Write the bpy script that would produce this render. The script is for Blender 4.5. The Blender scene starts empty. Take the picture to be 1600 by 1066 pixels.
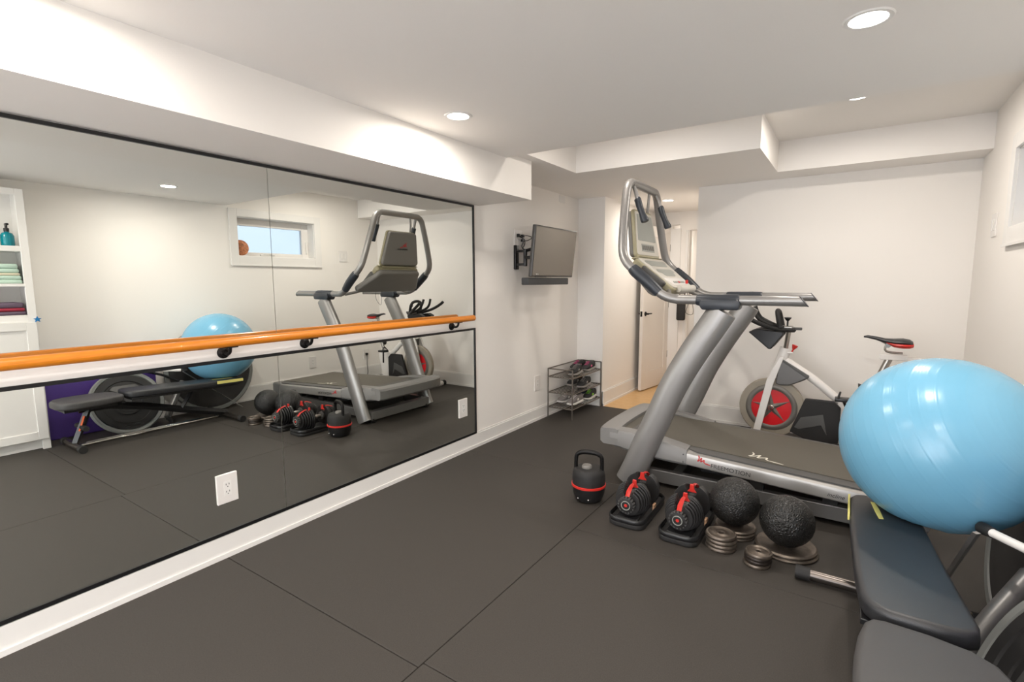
import bpy, bmesh, math, random
from mathutils import Vector, Matrix, Euler
random.seed(7)
S = bpy.context.scene
COL = S.collection
PI = math.pi

# ------------------------------------------------------------------ camera
def make_camera():
    yaw, pitch, roll = math.radians(33.933), math.radians(-6.707), math.radians(-0.230)
    cam = bpy.data.cameras.new('camera')
    o = bpy.data.objects.new('camera', cam)
    COL.objects.link(o)
    f = Vector((-math.sin(yaw)*math.cos(pitch), math.cos(yaw)*math.cos(pitch), math.sin(pitch)))
    r = Vector((math.cos(yaw), math.sin(yaw), 0)); u = r.cross(f)
    r2 = math.cos(roll)*r + math.sin(roll)*u
    u2 = -math.sin(roll)*r + math.cos(roll)*u
    m = Matrix((r2, u2, -f)).transposed().to_4x4()
    m.translation = Vector((2.36914, 0, 1.275))
    o.matrix_world = m
    cam.sensor_fit = 'HORIZONTAL'; cam.sensor_width = 36.0
    cam.lens = 790.618/1600*36.0
    cam.clip_start = 0.02; cam.clip_end = 100
    S.camera = o
make_camera()

# ------------------------------------------------------------------ world, exposure
w = bpy.data.worlds.new('world'); S.world = w; w.use_nodes = True
bg = w.node_tree.nodes['Background']
bg.inputs[0].default_value = (0.93, 0.95, 1.0, 1); bg.inputs[1].default_value = 4.2
S.view_settings.view_transform = 'Standard'
S.view_settings.look = 'None'
S.view_settings.gamma = 1
S.view_settings.exposure = 0.70
S.view_settings.use_curve_mapping = False
LAMP_W = 8.0           # each recessed LED lamp
LAMP_COL = (1.0, 0.93, 0.85)

# ------------------------------------------------------------------ room measures
W = 3.05; C = 2.064; D = 2.10; RZ = 2.324
YC = 2.771; YR = 3.604; YD = 4.457; XR = 0.543; XB = 1.828
SD = 0.468; SZ = 1.838; SE = 3.075
YA = 4.742; XA = 0.288; XH = 1.171; YB = 4.765; YF = 6.3; YREAR = -2.0
TOP = 2.46

# ------------------------------------------------------------------ materials
def lin(c):
    if isinstance(c, str):
        c = [int(c[i:i+2], 16)/255 for i in (0, 2, 4)]
        c = [x/12.92 if x <= .04045 else ((x+.055)/1.055)**2.4 for x in c]
    return (c[0], c[1], c[2], 1)
def mat(name, col, rough=.5, metal=0, bump=0, bscale=200, mottle=0, mscale=6, spec=.5, coat=0, emis=None, estr=0, trans=0, grain=None):
    m = bpy.data.materials.new(name); m.use_nodes = True
    nt = m.node_tree; b = nt.nodes['Principled BSDF']
    col = lin(col)
    b.inputs['Base Color'].default_value = col
    b.inputs['Roughness'].default_value = rough
    b.inputs['Metallic'].default_value = metal
    b.inputs['Specular IOR Level'].default_value = spec
    b.inputs['Coat Weight'].default_value = coat
    b.inputs['Transmission Weight'].default_value = trans
    if emis:
        b.inputs['Emission Color'].default_value = lin(emis); b.inputs['Emission Strength'].default_value = estr
    tc = nt.nodes.new('ShaderNodeTexCoord')
    if mottle or grain:
        mp = nt.nodes.new('ShaderNodeMapping'); nt.links.new(tc.outputs['Object'], mp.inputs[0])
        if grain: mp.inputs['Scale'].default_value = grain
        n = nt.nodes.new('ShaderNodeTexNoise'); n.inputs['Scale'].default_value = mscale; n.inputs['Detail'].default_value = 6
        nt.links.new(mp.outputs[0], n.inputs['Vector'])
        cr = nt.nodes.new('ShaderNodeMapRange'); cr.inputs[1].default_value = .3; cr.inputs[2].default_value = .7
        cr.inputs[3].default_value = 1-mottle; cr.inputs[4].default_value = 1+mottle
        nt.links.new(n.outputs[0], cr.inputs[0])
        mx = nt.nodes.new('ShaderNodeVectorMath'); mx.operation = 'SCALE'
        mx.inputs[0].default_value = col[:3]; nt.links.new(cr.outputs[0], mx.inputs['Scale'])
        nt.links.new(mx.outputs[0], b.inputs['Base Color'])
    if bump:
        n2 = nt.nodes.new('ShaderNodeTexNoise'); n2.inputs['Scale'].default_value = bscale; n2.inputs['Detail'].default_value = 3
        nt.links.new(tc.outputs['Object'], n2.inputs['Vector'])
        bp = nt.nodes.new('ShaderNodeBump'); bp.inputs['Strength'].default_value = bump; bp.inputs['Distance'].default_value = .002
        nt.links.new(n2.outputs[0], bp.inputs['Height']); nt.links.new(bp.outputs[0], b.inputs['Normal'])
    return m
M = {}
M['wall'] = mat('wall paint', (.90, .865, .82), .75, bump=.15, bscale=350, spec=.3)
M['ceil'] = mat('ceiling paint', (.91, .875, .835), .85, bump=.12, bscale=300, spec=.2)
M['trim'] = mat('trim paint', (.83, .81, .78), .35, spec=.5)
M['rubber'] = mat('rubber mat', (.046, .0395, .0335), .62, bump=.5, bscale=900, mottle=.25, mscale=260, spec=.45)
M['sub'] = mat('subfloor', (.01, .01, .01), .9, mottle=.2)
M['mirror'] = mat('mirror silver', (.86, .88, .85), 0.0, 1)
M['blackframe'] = mat('black frame', (.006, .006, .007), .4)
M['barre'] = mat('barre wood', 'd8801f', .28, mottle=.16, mscale=14, grain=(30, 1.2, 30), coat=.5)
M['iron'] = mat('black iron', (.012, .011, .011), .42, metal=.6)
M['gunmetal'] = mat('gunmetal tube', (.11, .095, .085), .25, .8)
M['alu'] = mat('silver paint', (.31, .30, .29), .36, metal=.55, bump=.05, bscale=500)
M['alu_light'] = mat('brushed silver', (.40, .385, .365), .33, metal=.45)
M['hood'] = mat('grey plastic hood', (.21, .205, .20), .42, bump=.12, bscale=600)
M['beam'] = mat('base beam grey', (.16, .155, .15), .35, .4, bump=.1, bscale=400)
M['pad_dark'] = mat('dark ribbed plastic', (.085, .083, .08), .5, bump=.3, bscale=400)
M['belt'] = mat('running belt', (.098, .088, .068), .6, bump=.35, bscale=700, mottle=.12, mscale=300)
M['clamp'] = mat('blue grey moulded plastic', (.028, .033, .042), .38)
M['olive'] = mat('olive tan plastic', (.40, .365, .24), .45)
M['beige'] = mat('beige console face', (.62, .59, .53), .4)
M['facegrey'] = mat('console grey', (.33, .34, .31), .35)
M['brakegrey'] = mat('brake housing grey', (.13, .125, .12), .35, .3)
M['backgrey'] = mat('console back grey', (.20, .19, .175), .5, bump=.3, bscale=800)
M['screen'] = mat('dark screen', (.03, .035, .033), .12)
M['red'] = mat('red plastic', (.62, .030, .022), .35)
M['redink'] = mat('red ink', (.55, .03, .03), .5)
M['darkink'] = mat('dark ink', (.05, .05, .05), .5)
M['whiteink'] = mat('white ink', (.75, .72, .62), .4)
M['white'] = mat('white enamel', (.80, .77, .74), .3, coat=.3)
M['blk'] = mat('black plastic', (.012, .012, .013), .35)
M['blksheen'] = mat('black coated disc', (.018, .017, .017), .38, spec=.6)
M['blkm'] = mat('black matte rubber', (.016, .015, .015), .65, bump=.2, bscale=500)
M['chrome'] = mat('chrome', (.72, .70, .67), .12, 1)
M['steel'] = mat('steel', (.42, .40, .37), .3, 1)
M['leather'] = mat('black vinyl', (.022, .023, .026), .42, bump=.25, bscale=500, spec=.6)
M['leather2'] = mat('grey black vinyl', (.055, .053, .053), .55, bump=.3, bscale=600, spec=.6)
M['ball'] = mat('blue ball vinyl', (.17, .42, .60), .25, spec=.55, mottle=.03, mscale=3)
M['iron_plate'] = mat('cast iron plate', (.17, .14, .115), .42, metal=.75, bump=.3, bscale=300, mottle=.2, mscale=60)
M['iron_plate_dark'] = mat('dark cast iron plate', (.045, .035, .03), .42, metal=.6, bump=.3, bscale=300)
M['slam'] = mat('slam ball rubber', (.011, .0105, .010), .36, spec=.5)
M['tyre'] = mat('flywheel tan paint', (.33, .29, .23), .5)
M['rimgrey'] = mat('flywheel grey rim', (.17, .155, .135), .4, metal=.3)
M['disc_red'] = mat('flywheel red', (.68, .012, .018), .3, coat=.3)
M['tv'] = mat('tv screen', (.20, .185, .165), .2, spec=.8, metal=.4)
M['tvframe'] = mat('tv bezel', (.05, .046, .042), .3)
M['speaker'] = mat('speaker grille', (.050, .052, .055), .6, bump=.4, bscale=900)
M['door'] = mat('door paint', (.82, .77, .71), .4)
M['bronze'] = mat('bronze hardware', (.12, .085, .05), .35, .8)
M['rackmetal'] = mat('bronze rack wire', (.17, .15, .13), .38, .6)
M['purple'] = mat('purple foam', (.075, .035, .24), .55, bump=.3, bscale=150)
M['rimlight'] = mat('grey rim rubber', (.20, .205, .195), .5)
M['wood'] = mat('light oak plank', 'd9b07a', .38, mottle=.13, mscale=9, grain=(2, 26, 26))
M['glasspane'] = mat('frosted pane', (.15, .18, .21), .35, trans=1.0)
M['lens'] = mat('lamp lens', (1, 1, 1), .5, emis=(1, .97, .92), estr=9)
M['teal'] = mat('teal bottle', (.0, .23, .29), .2)
M['mint'] = mat('mint cloth', (.50, .66, .56), .8, bump=.4, bscale=80)
M['cream'] = mat('cream cloth', (.72, .66, .50), .8, bump=.4, bscale=80)
M['plum'] = mat('plum cloth', (.13, .09, .13), .8, bump=.4, bscale=80)
M['crimson'] = mat('crimson cloth', (.33, .02, .045), .7, bump=.4, bscale=80)
M['orange'] = mat('orange cloth', (.70, .13, .04), .7)
M['starblue'] = mat('blue star', (.01, .17, .42), .4)
M['yellow'] = mat('yellow tape', (.80, .72, .22), .6, mottle=.1)
M['greyshoe'] = mat('grey knit', (.23, .21, .205), .85, bump=.5, bscale=200)
M['blkshoe'] = mat('black knit', (.015, .015, .016), .75, bump=.5, bscale=200)
M['navyshoe'] = mat('navy knit', (.015, .03, .06), .75, bump=.5, bscale=200)
M['sole'] = mat('white sole', (.78, .75, .71), .5)
M['greysole'] = mat('grey sole', (.30, .28, .26), .5)
M['pink'] = mat('pink accent', (.72, .10, .28), .5)
M['lime'] = mat('lime accent', (.30, .75, .05), .5)
M['mesh'] = mat('black mesh mat', (.022, .020, .019), .7, bump=.6, bscale=500)
M['terracotta'] = mat('patterned terracotta', (.62, .25, .12), .5, mottle=.5, mscale=60)
M['copper'] = mat('copper pad', (.55, .33, .20), .35, .3)

def ball_bump():
    nt = M['ball'].node_tree; b = nt.nodes['Principled BSDF']
    b.inputs['Subsurface Weight'].default_value = 0.0
ball_bump()
def slam_bump():
    nt = M['slam'].node_tree; b = nt.nodes['Principled BSDF']
    tc = nt.nodes.new('ShaderNodeTexCoord')
    v = nt.nodes.new('ShaderNodeTexVoronoi'); v.inputs['Scale'].default_value = 95
    v.feature = 'DISTANCE_TO_EDGE'
    nt.links.new(tc.outputs['Object'], v.inputs['Vector'])
    bp = nt.nodes.new('ShaderNodeBump'); bp.inputs['Strength'].default_value = .9; bp.inputs['Distance'].default_value = .006
    nt.links.new(v.outputs['Distance'], bp.inputs['Height']); nt.links.new(bp.outputs[0], b.inputs['Normal'])
slam_bump()

# ------------------------------------------------------------------ mesh builder
class MB:
    def __init__(s): s.bm = bmesh.new(); s.flat = True
    def box(s, x0, x1, y0, y1, z0, z1, bev=0, seg=2, mtx=None):
        t = bmesh.new()
        bmesh.ops.create_cube(t, size=1)
        for v in t.verts:
            v.co = Vector(((x0+x1)/2+v.co.x*(x1-x0), (y0+y1)/2+v.co.y*(y1-y0), (z0+z1)/2+v.co.z*(z1-z0)))
        if bev: bmesh.ops.bevel(t, geom=t.edges[:]+t.verts[:], offset=bev, segments=seg, affect='EDGES', profile=.5, clamp_overlap=True)
        if mtx: bmesh.ops.transform(t, matrix=mtx, verts=t.verts)
        s.merge(t); return s
    def merge(s, t):
        me = bpy.data.meshes.new('tmp'); t.to_mesh(me); s.bm.from_mesh(me); bpy.data.meshes.remove(me); t.free()
    def grid(s, rings, closed=True, cap=True, loop=False):
        vs = [[s.bm.verts.new(p) for p in r] for r in rings]
        n = len(vs[0]); m = len(vs)
        for i in range(m if loop else m-1):
            a = vs[i]; b = vs[(i+1) % m]
            for j in range(n if closed else n-1):
                try: s.bm.faces.new((a[j], a[(j+1) % n], b[(j+1) % n], b[j]))
                except ValueError: pass
        if cap and closed and not loop:
            s.bm.faces.new(list(reversed(vs[0]))); s.bm.faces.new(vs[-1])
        return s
    def tube(s, pts, ra, rb=None, n=12, axis=None, smooth=0, closed=False, cap=True):
        pts = [Vector(p) for p in pts]
        N0 = len(pts)
        rr = ra if isinstance(ra, (list, tuple)) else [ra]*N0
        rb_ = rb if isinstance(rb, (list, tuple)) else ([rb]*N0 if rb else rr)
        if smooth:
            P, A, B = [], [], []
            rng = N0 if closed else N0-1
            for i in range(rng):
                g = lambda k: pts[k % N0] if closed else pts[min(max(k, 0), N0-1)]
                p0, p1, p2, p3 = g(i-1), g(i), g(i+1), g(i+2)
                for k in range(smooth):
                    t = k/smooth
                    P.append(.5*((2*p1)+(-p0+p2)*t+(2*p0-5*p1+4*p2-p3)*t*t+(-p0+3*p1-3*p2+p3)*t**3))
                    j = (i+1) % N0
                    A.append(rr[i]*(1-t)+rr[j]*t); B.append(rb_[i]*(1-t)+rb_[j]*t)
            if not closed: P.append(pts[-1]); A.append(rr[-1]); B.append(rb_[-1])
            pts, rr, rb_ = P, A, B
        rings = []; prev = None; m = len(pts)
        for i, p in enumerate(pts):
            if closed: d = pts[(i+1) % m]-pts[i-1]
            else: d = pts[min(i+1, m-1)]-pts[max(i-1, 0)]
            d.normalize()
            if axis is not None:
                bb = Vector(axis); bb = (bb-d*bb.dot(d)).normalized(); aa = bb.cross(d).normalized()
            else:
                if prev is None:
                    t = Vector((0, 0, 1)) if abs(d.z) < .9 else Vector((1, 0, 0))
                    bb = (t-d*t.dot(d)).normalized()
                else: bb = (prev-d*prev.dot(d)).normalized()
                prev = bb; aa = bb.cross(d).normalized()
            rings.append([p+aa*rr[i]*math.cos(2*PI*k/n)+bb*rb_[i]*math.sin(2*PI*k/n) for k in range(n)])
        s.grid(rings, cap=cap, loop=closed); s.flat = False
        return s
    def lathe(s, prof, c=(0, 0, 0), axis='z', n=32, cap=False, mtx=None):
        rings = []
        for r, h in prof:
            ring = []
            for k in range(n):
                a = 2*PI*k/n; x, y = max(r, 1e-5)*math.cos(a), max(r, 1e-5)*math.sin(a)
                v = {'z': Vector((x, y, h)), 'y': Vector((x, h, -y)), 'x': Vector((h, x, y))}[axis]
                if mtx: v = mtx @ v
                ring.append(v+Vector(c))
            rings.append(ring)
        s.grid(rings, cap=cap); s.flat = False
        return s
    def ell(s, c, rx, ry=None, rz=None, n=24, m=14, mtx=None):
        ry = ry or rx; rz = rz or rx
        rings = []
        for i in range(m+1):
            t = -PI/2+PI*i/m; ct = max(math.cos(t), 1e-4)
            rings.append([Vector((rx*ct*math.cos(2*PI*k/n), ry*ct*math.sin(2*PI*k/n), rz*math.sin(t))) for k in range(n)])
        rings = [[(mtx @ v if mtx else v)+Vector(c) for v in r] for r in rings]
        s.grid(rings); s.flat = False
        return s
    def prism(s, poly, a0, a1, plane='xz', bev=0):
        """extrude a polygon: plane 'xz' along y, 'xy' along z, 'yz' along x"""
        def P(p, h):
            return {'xz': (p[0], h, p[1]), 'xy': (p[0], p[1], h), 'yz': (h, p[0], p[1])}[plane]
        t = bmesh.new()
        a = [t.verts.new(P(p, a0)) for p in poly]; b = [t.verts.new(P(p, a1)) for p in poly]
        n = len(poly)
        t.faces.new(a); t.faces.new(list(reversed(b)))
        for i in range(n): t.faces.new((a[i], b[i], b[(i+1) % n], a[(i+1) % n]))
        bmesh.ops.recalc_face_normals(t, faces=t.faces)
        if bev: bmesh.ops.bevel(t, geom=t.edges[:], offset=bev, segments=2, affect='EDGES', profile=.5, clamp_overlap=True)
        s.merge(t); return s
    def slab(s, poly, z0, z1, r=.01, mtx=None, seg=4):
        """soft slab: outline shrinks with a rounded edge top and bottom"""
        c = Vector((sum(p[0] for p in poly)/len(poly), sum(p[1] for p in poly)/len(poly)))
        n = len(poly); rings = []
        P = [Vector(p) for p in poly]
        nor = []
        for i in range(n):
            d = (P[(i+1) % n]-P[i-1]).normalized(); nor.append(Vector((d.y, -d.x)))
        if sum(P[i].cross(P[(i+1) % n]) for i in range(n)) < 0: nor = [-v for v in nor]
        prof = [(r*(1-math.cos(PI/2*k/seg)), z0+r*(1-math.sin(PI/2*(k)/seg))) for k in range(seg, -1, -1)]
        prof = [(r-r*math.sin(PI/2*k/seg), z0+r-r*math.cos(PI/2*k/seg)) for k in range(seg+1)]
        prof += [(r-r*math.cos(PI/2*k/seg), z1-r+r*math.sin(PI/2*k/seg)) for k in range(seg+1)]
        for off, z in prof:
            ring = []
            for i in range(n):
                q = P[i]-nor[i]*off; v = Vector((q.x, q.y, z)); ring.append(mtx @ v if mtx else v)
            rings.append(ring)
        s.grid(rings); s.flat = False
        return s
    def obj(s, name, m, parent=None, smooth=None, origin=None, ang=35, label=None):
        bmesh.ops.recalc_face_normals(s.bm, faces=s.bm.faces)
        me = bpy.data.meshes.new(name)
        off = None
        if origin is not None: off = Vector(origin)
        elif parent is not None: off = root_of(parent).location.copy() if not parent.get('_local') else None
        if off is not None:
            bmesh.ops.translate(s.bm, vec=-off, verts=s.bm.verts)
        s.bm.to_mesh(me); s.bm.free()
        me.materials.append(M[m] if isinstance(m, str) else m)
        if (not s.flat) if smooth is None else smooth:
            me.polygons.foreach_set('use_smooth', [True]*len(me.polygons))
            try: me.set_sharp_from_angle(angle=math.radians(ang))
            except Exception: pass
        o = bpy.data.objects.new(name, me); COL.objects.link(o)
        if parent is not None: o.parent = parent
        if origin is not None and parent is None: o.location = origin
        if label: o['label'] = label
        return o
def root_of(o):
    while o.parent: o = o.parent
    return o
def thing(name, loc, label, cat, group=None, local=False, kind=None, rotz=0):
    o = bpy.data.objects.new(name, None); COL.objects.link(o)
    o.location = loc; o.rotation_euler = (0, 0, rotz); o.empty_display_size = .1
    o['label'] = label; o['category'] = cat
    if group: o['group'] = group
    if kind: o['kind'] = kind
    if local: o['_local'] = 1
    return o
def tag(o, label, cat, group=None, kind=None):
    o['label'] = label; o['category'] = cat
    if group: o['group'] = group
    if kind: o['kind'] = kind
    return o
def struct(o, label, cat='wall'):
    return tag(o, label, cat, kind='structure')
def dup(root, loc, label, rotz=None, group=None, name=None):
    r = root.copy(); COL.objects.link(r); r.location = loc
    if rotz is not None: r.rotation_euler = (0, 0, rotz)
    r['label'] = label
    if group: r['group'] = group
    for ch in list(root.children):
        c = ch.copy(); COL.objects.link(c); c.parent = r
        for g in list(ch.children):
            d = g.copy(); COL.objects.link(d); d.parent = c
    return r
def local_part(mb, name, m, parent, **k):
    """a part whose mesh is given in its thing's own frame"""
    return mb.obj(name, m, None, **k) if False else _lp(mb, name, m, parent, **k)
def _lp(mb, name, m, parent, label=None, ang=35, smooth=None):
    o = mb.obj(name, m, None, smooth=smooth, ang=ang, label=label); o.parent = parent; return o
def rpoly(x0, x1, y0, y1, r, n=5):
    if not isinstance(r, (list, tuple)): r = [r]*4
    out = []
    for (cx, cy, a0), q in zip(((x0, y0, PI), (x1, y0, 1.5*PI), (x1, y1, 0), (x0, y1, .5*PI)), r):
        ox = cx+q*(1 if cx == x0 else -1); oy = cy+q*(1 if cy == y0 else -1)
        for k in range(n+1):
            a = a0+PI/2*k/n; out.append((ox+q*math.cos(a), oy+q*math.sin(a)))
    return out
def text_obj(txt, size, mtx, m, name, parent, extrude=.0006, shear=0, sx=1.0):
    cu = bpy.data.curves.new(name, 'FONT'); cu.body = txt; cu.size = size; cu.extrude = extrude; cu.shear = shear
    cu.align_x = 'LEFT'; cu.align_y = 'BOTTOM'
    o = bpy.data.objects.new(name+'_tmp', cu); COL.objects.link(o)
    dg = bpy.context.evaluated_depsgraph_get()
    me = bpy.data.meshes.new_from_object(o.evaluated_get(dg))
    bpy.data.objects.remove(o)
    off = Matrix.Translation(-root_of(parent).location)
    me.transform(off @ mtx @ Matrix.Diagonal((sx, 1, 1, 1)))
    me.materials.clear(); me.materials.append(M[m])
    r = bpy.data.objects.new(name, me); COL.objects.link(r); r.parent = parent
    return r
def frame_mtx(origin, xdir, ydir):
    x = Vector(xdir).normalized(); y = Vector(ydir); y = (y-x*y.dot(x)).normalized(); z = x.cross(y)
    m = Matrix((x, y, z)).transposed().to_4x4(); m.translation = Vector(origin); return m

# ================================================================== ROOM
# floor of rubber mats
fl = struct(MB().box(-.12, W+.1, YREAR-.1, YA+.0, -.06, -.0125).obj('floor', 'sub'), 'black rubber mat floor of the gym', 'floor')
def mats(x0, x1, ys):
    for a, b in zip(ys[:-1], ys[1:]):
        MB().box(x0+.0015, x1-.0015, a+.0015, b-.0015, -.012, 0, bev=.0015, seg=1).obj('rubber_mat', 'rubber', fl)
mats(0.0, 1.243, [YREAR, -.72, 1.107, 2.905, YA])
mats(1.243, W, [YREAR, -.1, 1.13, 2.25, 3.47, YA])
f2 = struct(MB().box(XA-.02, XH+.02, YA, YF+2.0, -.06, -.012).obj('floor', 'sub'), 'light oak plank floor of the hallway', 'floor')
pw = .125; y = YA; k = 0
while y < YF+1.0:
    cuts = [XA, XA+.28+.5*((k*37 % 10)/10), XH]
    for a, b in zip(cuts[:-1], cuts[1:]):
        MB().box(a+.0008, b-.0008, y+.0008, y+pw-.0008, -.012, 0, bev=.001, seg=1).obj('wood_plank', 'wood', f2)
    y += pw; k += 1
# walls
struct(MB().box(-.12, 0, YREAR-.1, YA, -.06, TOP).obj('wall_left', 'wall'), 'long white wall carrying the mirrors and television')
struct(MB().box(-.12, XA, YA, YF+.1, -.06, TOP).obj('wall_jog', 'wall'), 'white wall jutting out behind the shoe rack and along the hallway')
struct(MB().box(XH, W+.12, YB, YB+.14, -.06, TOP).box(XH, XH+.12, YB+.14, YF+.1, -.06, TOP).obj('wall_back', 'wall'), 'plain white wall behind the exercise bike')
# right wall with the window opening
wy0, wy1, wz0, wz1 = 2.875, 3.79, 1.555, 1.965
MBw = MB().box(W, W+.22, YREAR-.1, wy0, -.06, TOP).box(W, W+.22, wy1, YB, -.06, TOP).box(W, W+.22, wy0, wy1, -.06, wz0).box(W, W+.22, wy0, wy1, wz1, TOP)
struct(MBw.obj('wall_right', 'wall'), 'white wall with the small high window')
struct(MB().box(0, .35, YREAR-.1, YREAR, -.06, TOP).box(W-.35, W, YREAR-.1, YREAR, -.06, TOP).box(.35, W-.35, YREAR-.1, YREAR, 1.9, TOP).box(.35, W-.35, YREAR-.1, YREAR, -.06, .08).obj('wall_rear', 'wall'), 'white wall behind the camera with an added sky-fill opening')  # wall left open so the bright sky can fill the room
sky_op = thing('added_sky_opening', (W/2, YREAR, .08), 'added unseen opening behind the camera for sky fill', 'window', kind='structure')  # invented opening, added out of view as a source of fill light
MB().box(.35, W-.35, YREAR-.07, YREAR-.03, .08, .14).box(.35, W-.35, YREAR-.07, YREAR-.03, 1.84, 1.9).box(.35, .41, YREAR-.07, YREAR-.03, .14, 1.84).box(W-.41, W-.35, YREAR-.07, YREAR-.03, .14, 1.84).box(W/2-.04, W/2+.04, YREAR-.07, YREAR-.03, .14, 1.84).obj('opening_frame', 'white', sky_op)
struct(MB().box(-.12, .49, YF, YF+.1, -.06, TOP).box(.585, .70, YF, YF+.1, -.06, TOP).box(.49, .585, YF, YF+.1, 1.95, TOP).box(.70, XH, YF, YF+.1, 1.88, TOP).box(.30, .34, YF+.1, YF+1.9, -.06, TOP).box(1.26, 1.30, YF+.1, YF+1.9, -.06, TOP).box(.3, 1.3, YF+1.9, YF+2.0, -.06, TOP).box(XH, XH+.14, YF, YF+.1, -.06, TOP).obj('wall_hall', 'wall'), 'white end wall of the hallway')
# ceiling: main slab, dropped parts, raised tray
cl = struct(MB().box(0, W, YREAR, YC, C, TOP).obj('ceiling', 'ceil'), 'flat white ceiling with raised tray over the bike', 'ceiling')
MB().box(0, SD, YREAR, SE, SZ, TOP-.01).obj('soffit', 'wall', cl, label='boxed soffit running above the mirrors')
MB().box(0, XR, SE, YR, D, TOP-.02).box(SD-.01, XR, YC, SE, D, TOP-.025).box(0, XB, YR, YB, D, TOP-.02).box(XB, W, YD, YB, D, TOP-.02).box(XA, XH, YB, YF, D, TOP-.02).obj('dropped_ceiling', 'ceil', cl)
MB().box(XR, W, YC, YR, RZ, TOP-.03).box(XB, W, YR, YD, RZ, TOP-.03).obj('raised_tray', 'wall', cl)
MB().box(.2, 1.6, YF, YF+2.0, D, TOP-.02).obj('hall_ceiling', 'ceil', cl)
# baseboards
def baseboard(name, label, pts, h=.143, t=.014):
    """run of board along a polyline at floor level, with an eased top and a shoe strip"""
    o = MB()
    for (x0, y0, x1, y1, nx, ny) in pts:
        for tt, hh in ((t, h), (t+.008, .022), (t*.55, h+.012)):
            o.box(min(x0, x1, x0+nx*tt, x1+nx*tt), max(x0, x1, x0+nx*tt, x1+nx*tt), min(y0, y1, y0+ny*tt, y1+ny*tt), max(y0, y1, y0+ny*tt, y1+ny*tt), 0, hh)
    return struct(o.obj(name, 'trim'), label, 'baseboard')
baseboard('baseboard_left', 'white baseboard under the mirrors and along the left wall', [(0, YREAR, 0, YA, 1, 0)], h=.105)
baseboard('baseboard_jog', 'white baseboard on the jog behind the shoe rack', [(.022, YA, XA, YA, 0, -1)])
baseboard('baseboard_hall', 'white baseboard along the hallway wall', [(XA, YA+.0, XA, YF, 1, 0)])
baseboard('baseboard_back', 'white baseboard behind the exercise bike', [(XH, YB, W, YB, 0, -1)])
baseboard('baseboard_right', 'white baseboard on the window wall', [(W, YREAR, W, .24, -1, 0), (W, 1.18, W, YB-.02, -1, 0)])
# window in the right wall
wn = thing('window_1', (W, (wy0+wy1)/2, wz0), 'small high basement window with frosted pane', 'window', kind='structure')
cw = .085
MB().box(W-.016, W, wy0-cw, wy0, wz0-.095, wz1+.08, bev=.002).box(W-.016, W, wy1, wy1+cw, wz0-.095, wz1+.08, bev=.002).box(W-.016, W, wy0, wy1, wz1, wz1+.08, bev=.002).box(W-.016, W, wy0, wy1, wz0-.095, wz0, bev=.002).box(W-.022, W-.016, wy0-cw, wy1+cw, wz0-.103, wz0-.088, bev=.001).obj('casing', 'trim', wn)
MB().box(W, W+.2, wy0-.0, wy0+.006, wz0, wz1).box(W, W+.2, wy1-.006, wy1, wz0, wz1).box(W, W+.2, wy0, wy1, wz0, wz0+.006).box(W, W+.2, wy0, wy1, wz1-.006, wz1).obj('reveal', 'trim', wn)
fx = W+.11
MB().box(fx, fx+.05, wy0+.006, wy0+.05, wz0+.006, wz1-.006, bev=.004).box(fx, fx+.05, wy1-.09, wy1-.006, wz0+.006, wz1-.006, bev=.004).box(fx, fx+.05, wy0+.05, wy1-.09, wz0+.006, wz0+.05, bev=.004).box(fx, fx+.05, wy0+.05, wy1-.09, wz1-.08, wz1-.006, bev=.004).obj('sash_frame', 'white', wn)
MB().box(fx+.02, fx+.026, wy0+.045, wy1-.085, wz0+.045, wz1-.075).obj('pane', 'glasspane', wn)
MB().box(fx-.012, fx, wy0+.30, wy0+.46, wz0+.012, wz0+.032, bev=.004).tube([(fx-.012, wy0+.34, wz0+.03), (fx-.025, wy0+.40, wz0+.04), (fx-.02, wy0+.47, wz0+.024)], .005, smooth=4).obj('crank', 'trim', wn)
MB().box(fx-.012, fx, wy1-.045, wy1-.03, wz0+.06, wz0+.20, bev=.004).obj('latch', 'trim', wn)
# hallway door
dr = thing('door_1', (.415, 5.96, 0), 'open white shaker door in the hallway', 'door', kind='structure', rotz=0)
a = Vector((.375, 5.61, 0)); b = Vector((.462, 6.275, 0)); dm = frame_mtx(a, b-a, (0, 0, 1)); L = (b-a).length
def dbox(mb, u0, u1, z0, z1, w0, w1, bev=.002):
    # frame_mtx: local x along leaf, y up, z = normal
    return mb.box(u0, u1, z0, z1, w0, w1, bev=bev, mtx=dm)
lf = MB(); dbox(lf, 0, L, .012, 1.90, -.012, .012, 0)
for (u0, u1, z0, z1) in ((0, .11, .012, 1.90), (L-.11, L, .012, 1.90), (.11, L-.11, .012, .22), (.11, L-.11, 1.78, 1.90)):
    for w0, w1 in ((.012, .019), (-.019, -.012)): dbox(lf, u0, u1, z0, z1, w0, w1, .0015)
leaf = lf.obj('door_leaf', 'door', dr)
hd = MB()
for sgn in (1, -1):
    hd.lathe([(.0, .0), (.026, .0), (.026, .006), (.010, .010), (.010, .04)], c=(0, 0, 0), axis='z', n=16, mtx=dm @ Matrix.Translation((.06, .90, .019*sgn)) @ Matrix.Diagonal((1, 1, sgn, 1)))
    hd.box(.055, .165, .893, .907, .042 if sgn > 0 else -.052, .052 if sgn > 0 else -.042, bev=.003, mtx=dm)
hd.box(-.001, .001, .87, .93, -.012, .012, mtx=dm)
hd.obj('door_handle', 'iron', leaf)
tr = MB().box(.475, .60, YF-.02, YF, 0, 1.90, bev=.002).box(.475, .60, YF-.024, YF-.02, 0, 1.90).box(.66, .69, YF-.02, YF, 0, 1.88)
tro = struct(tr.obj('trim_1', 'trim'), 'white door casing at the end of the hallway', 'trim')
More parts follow.
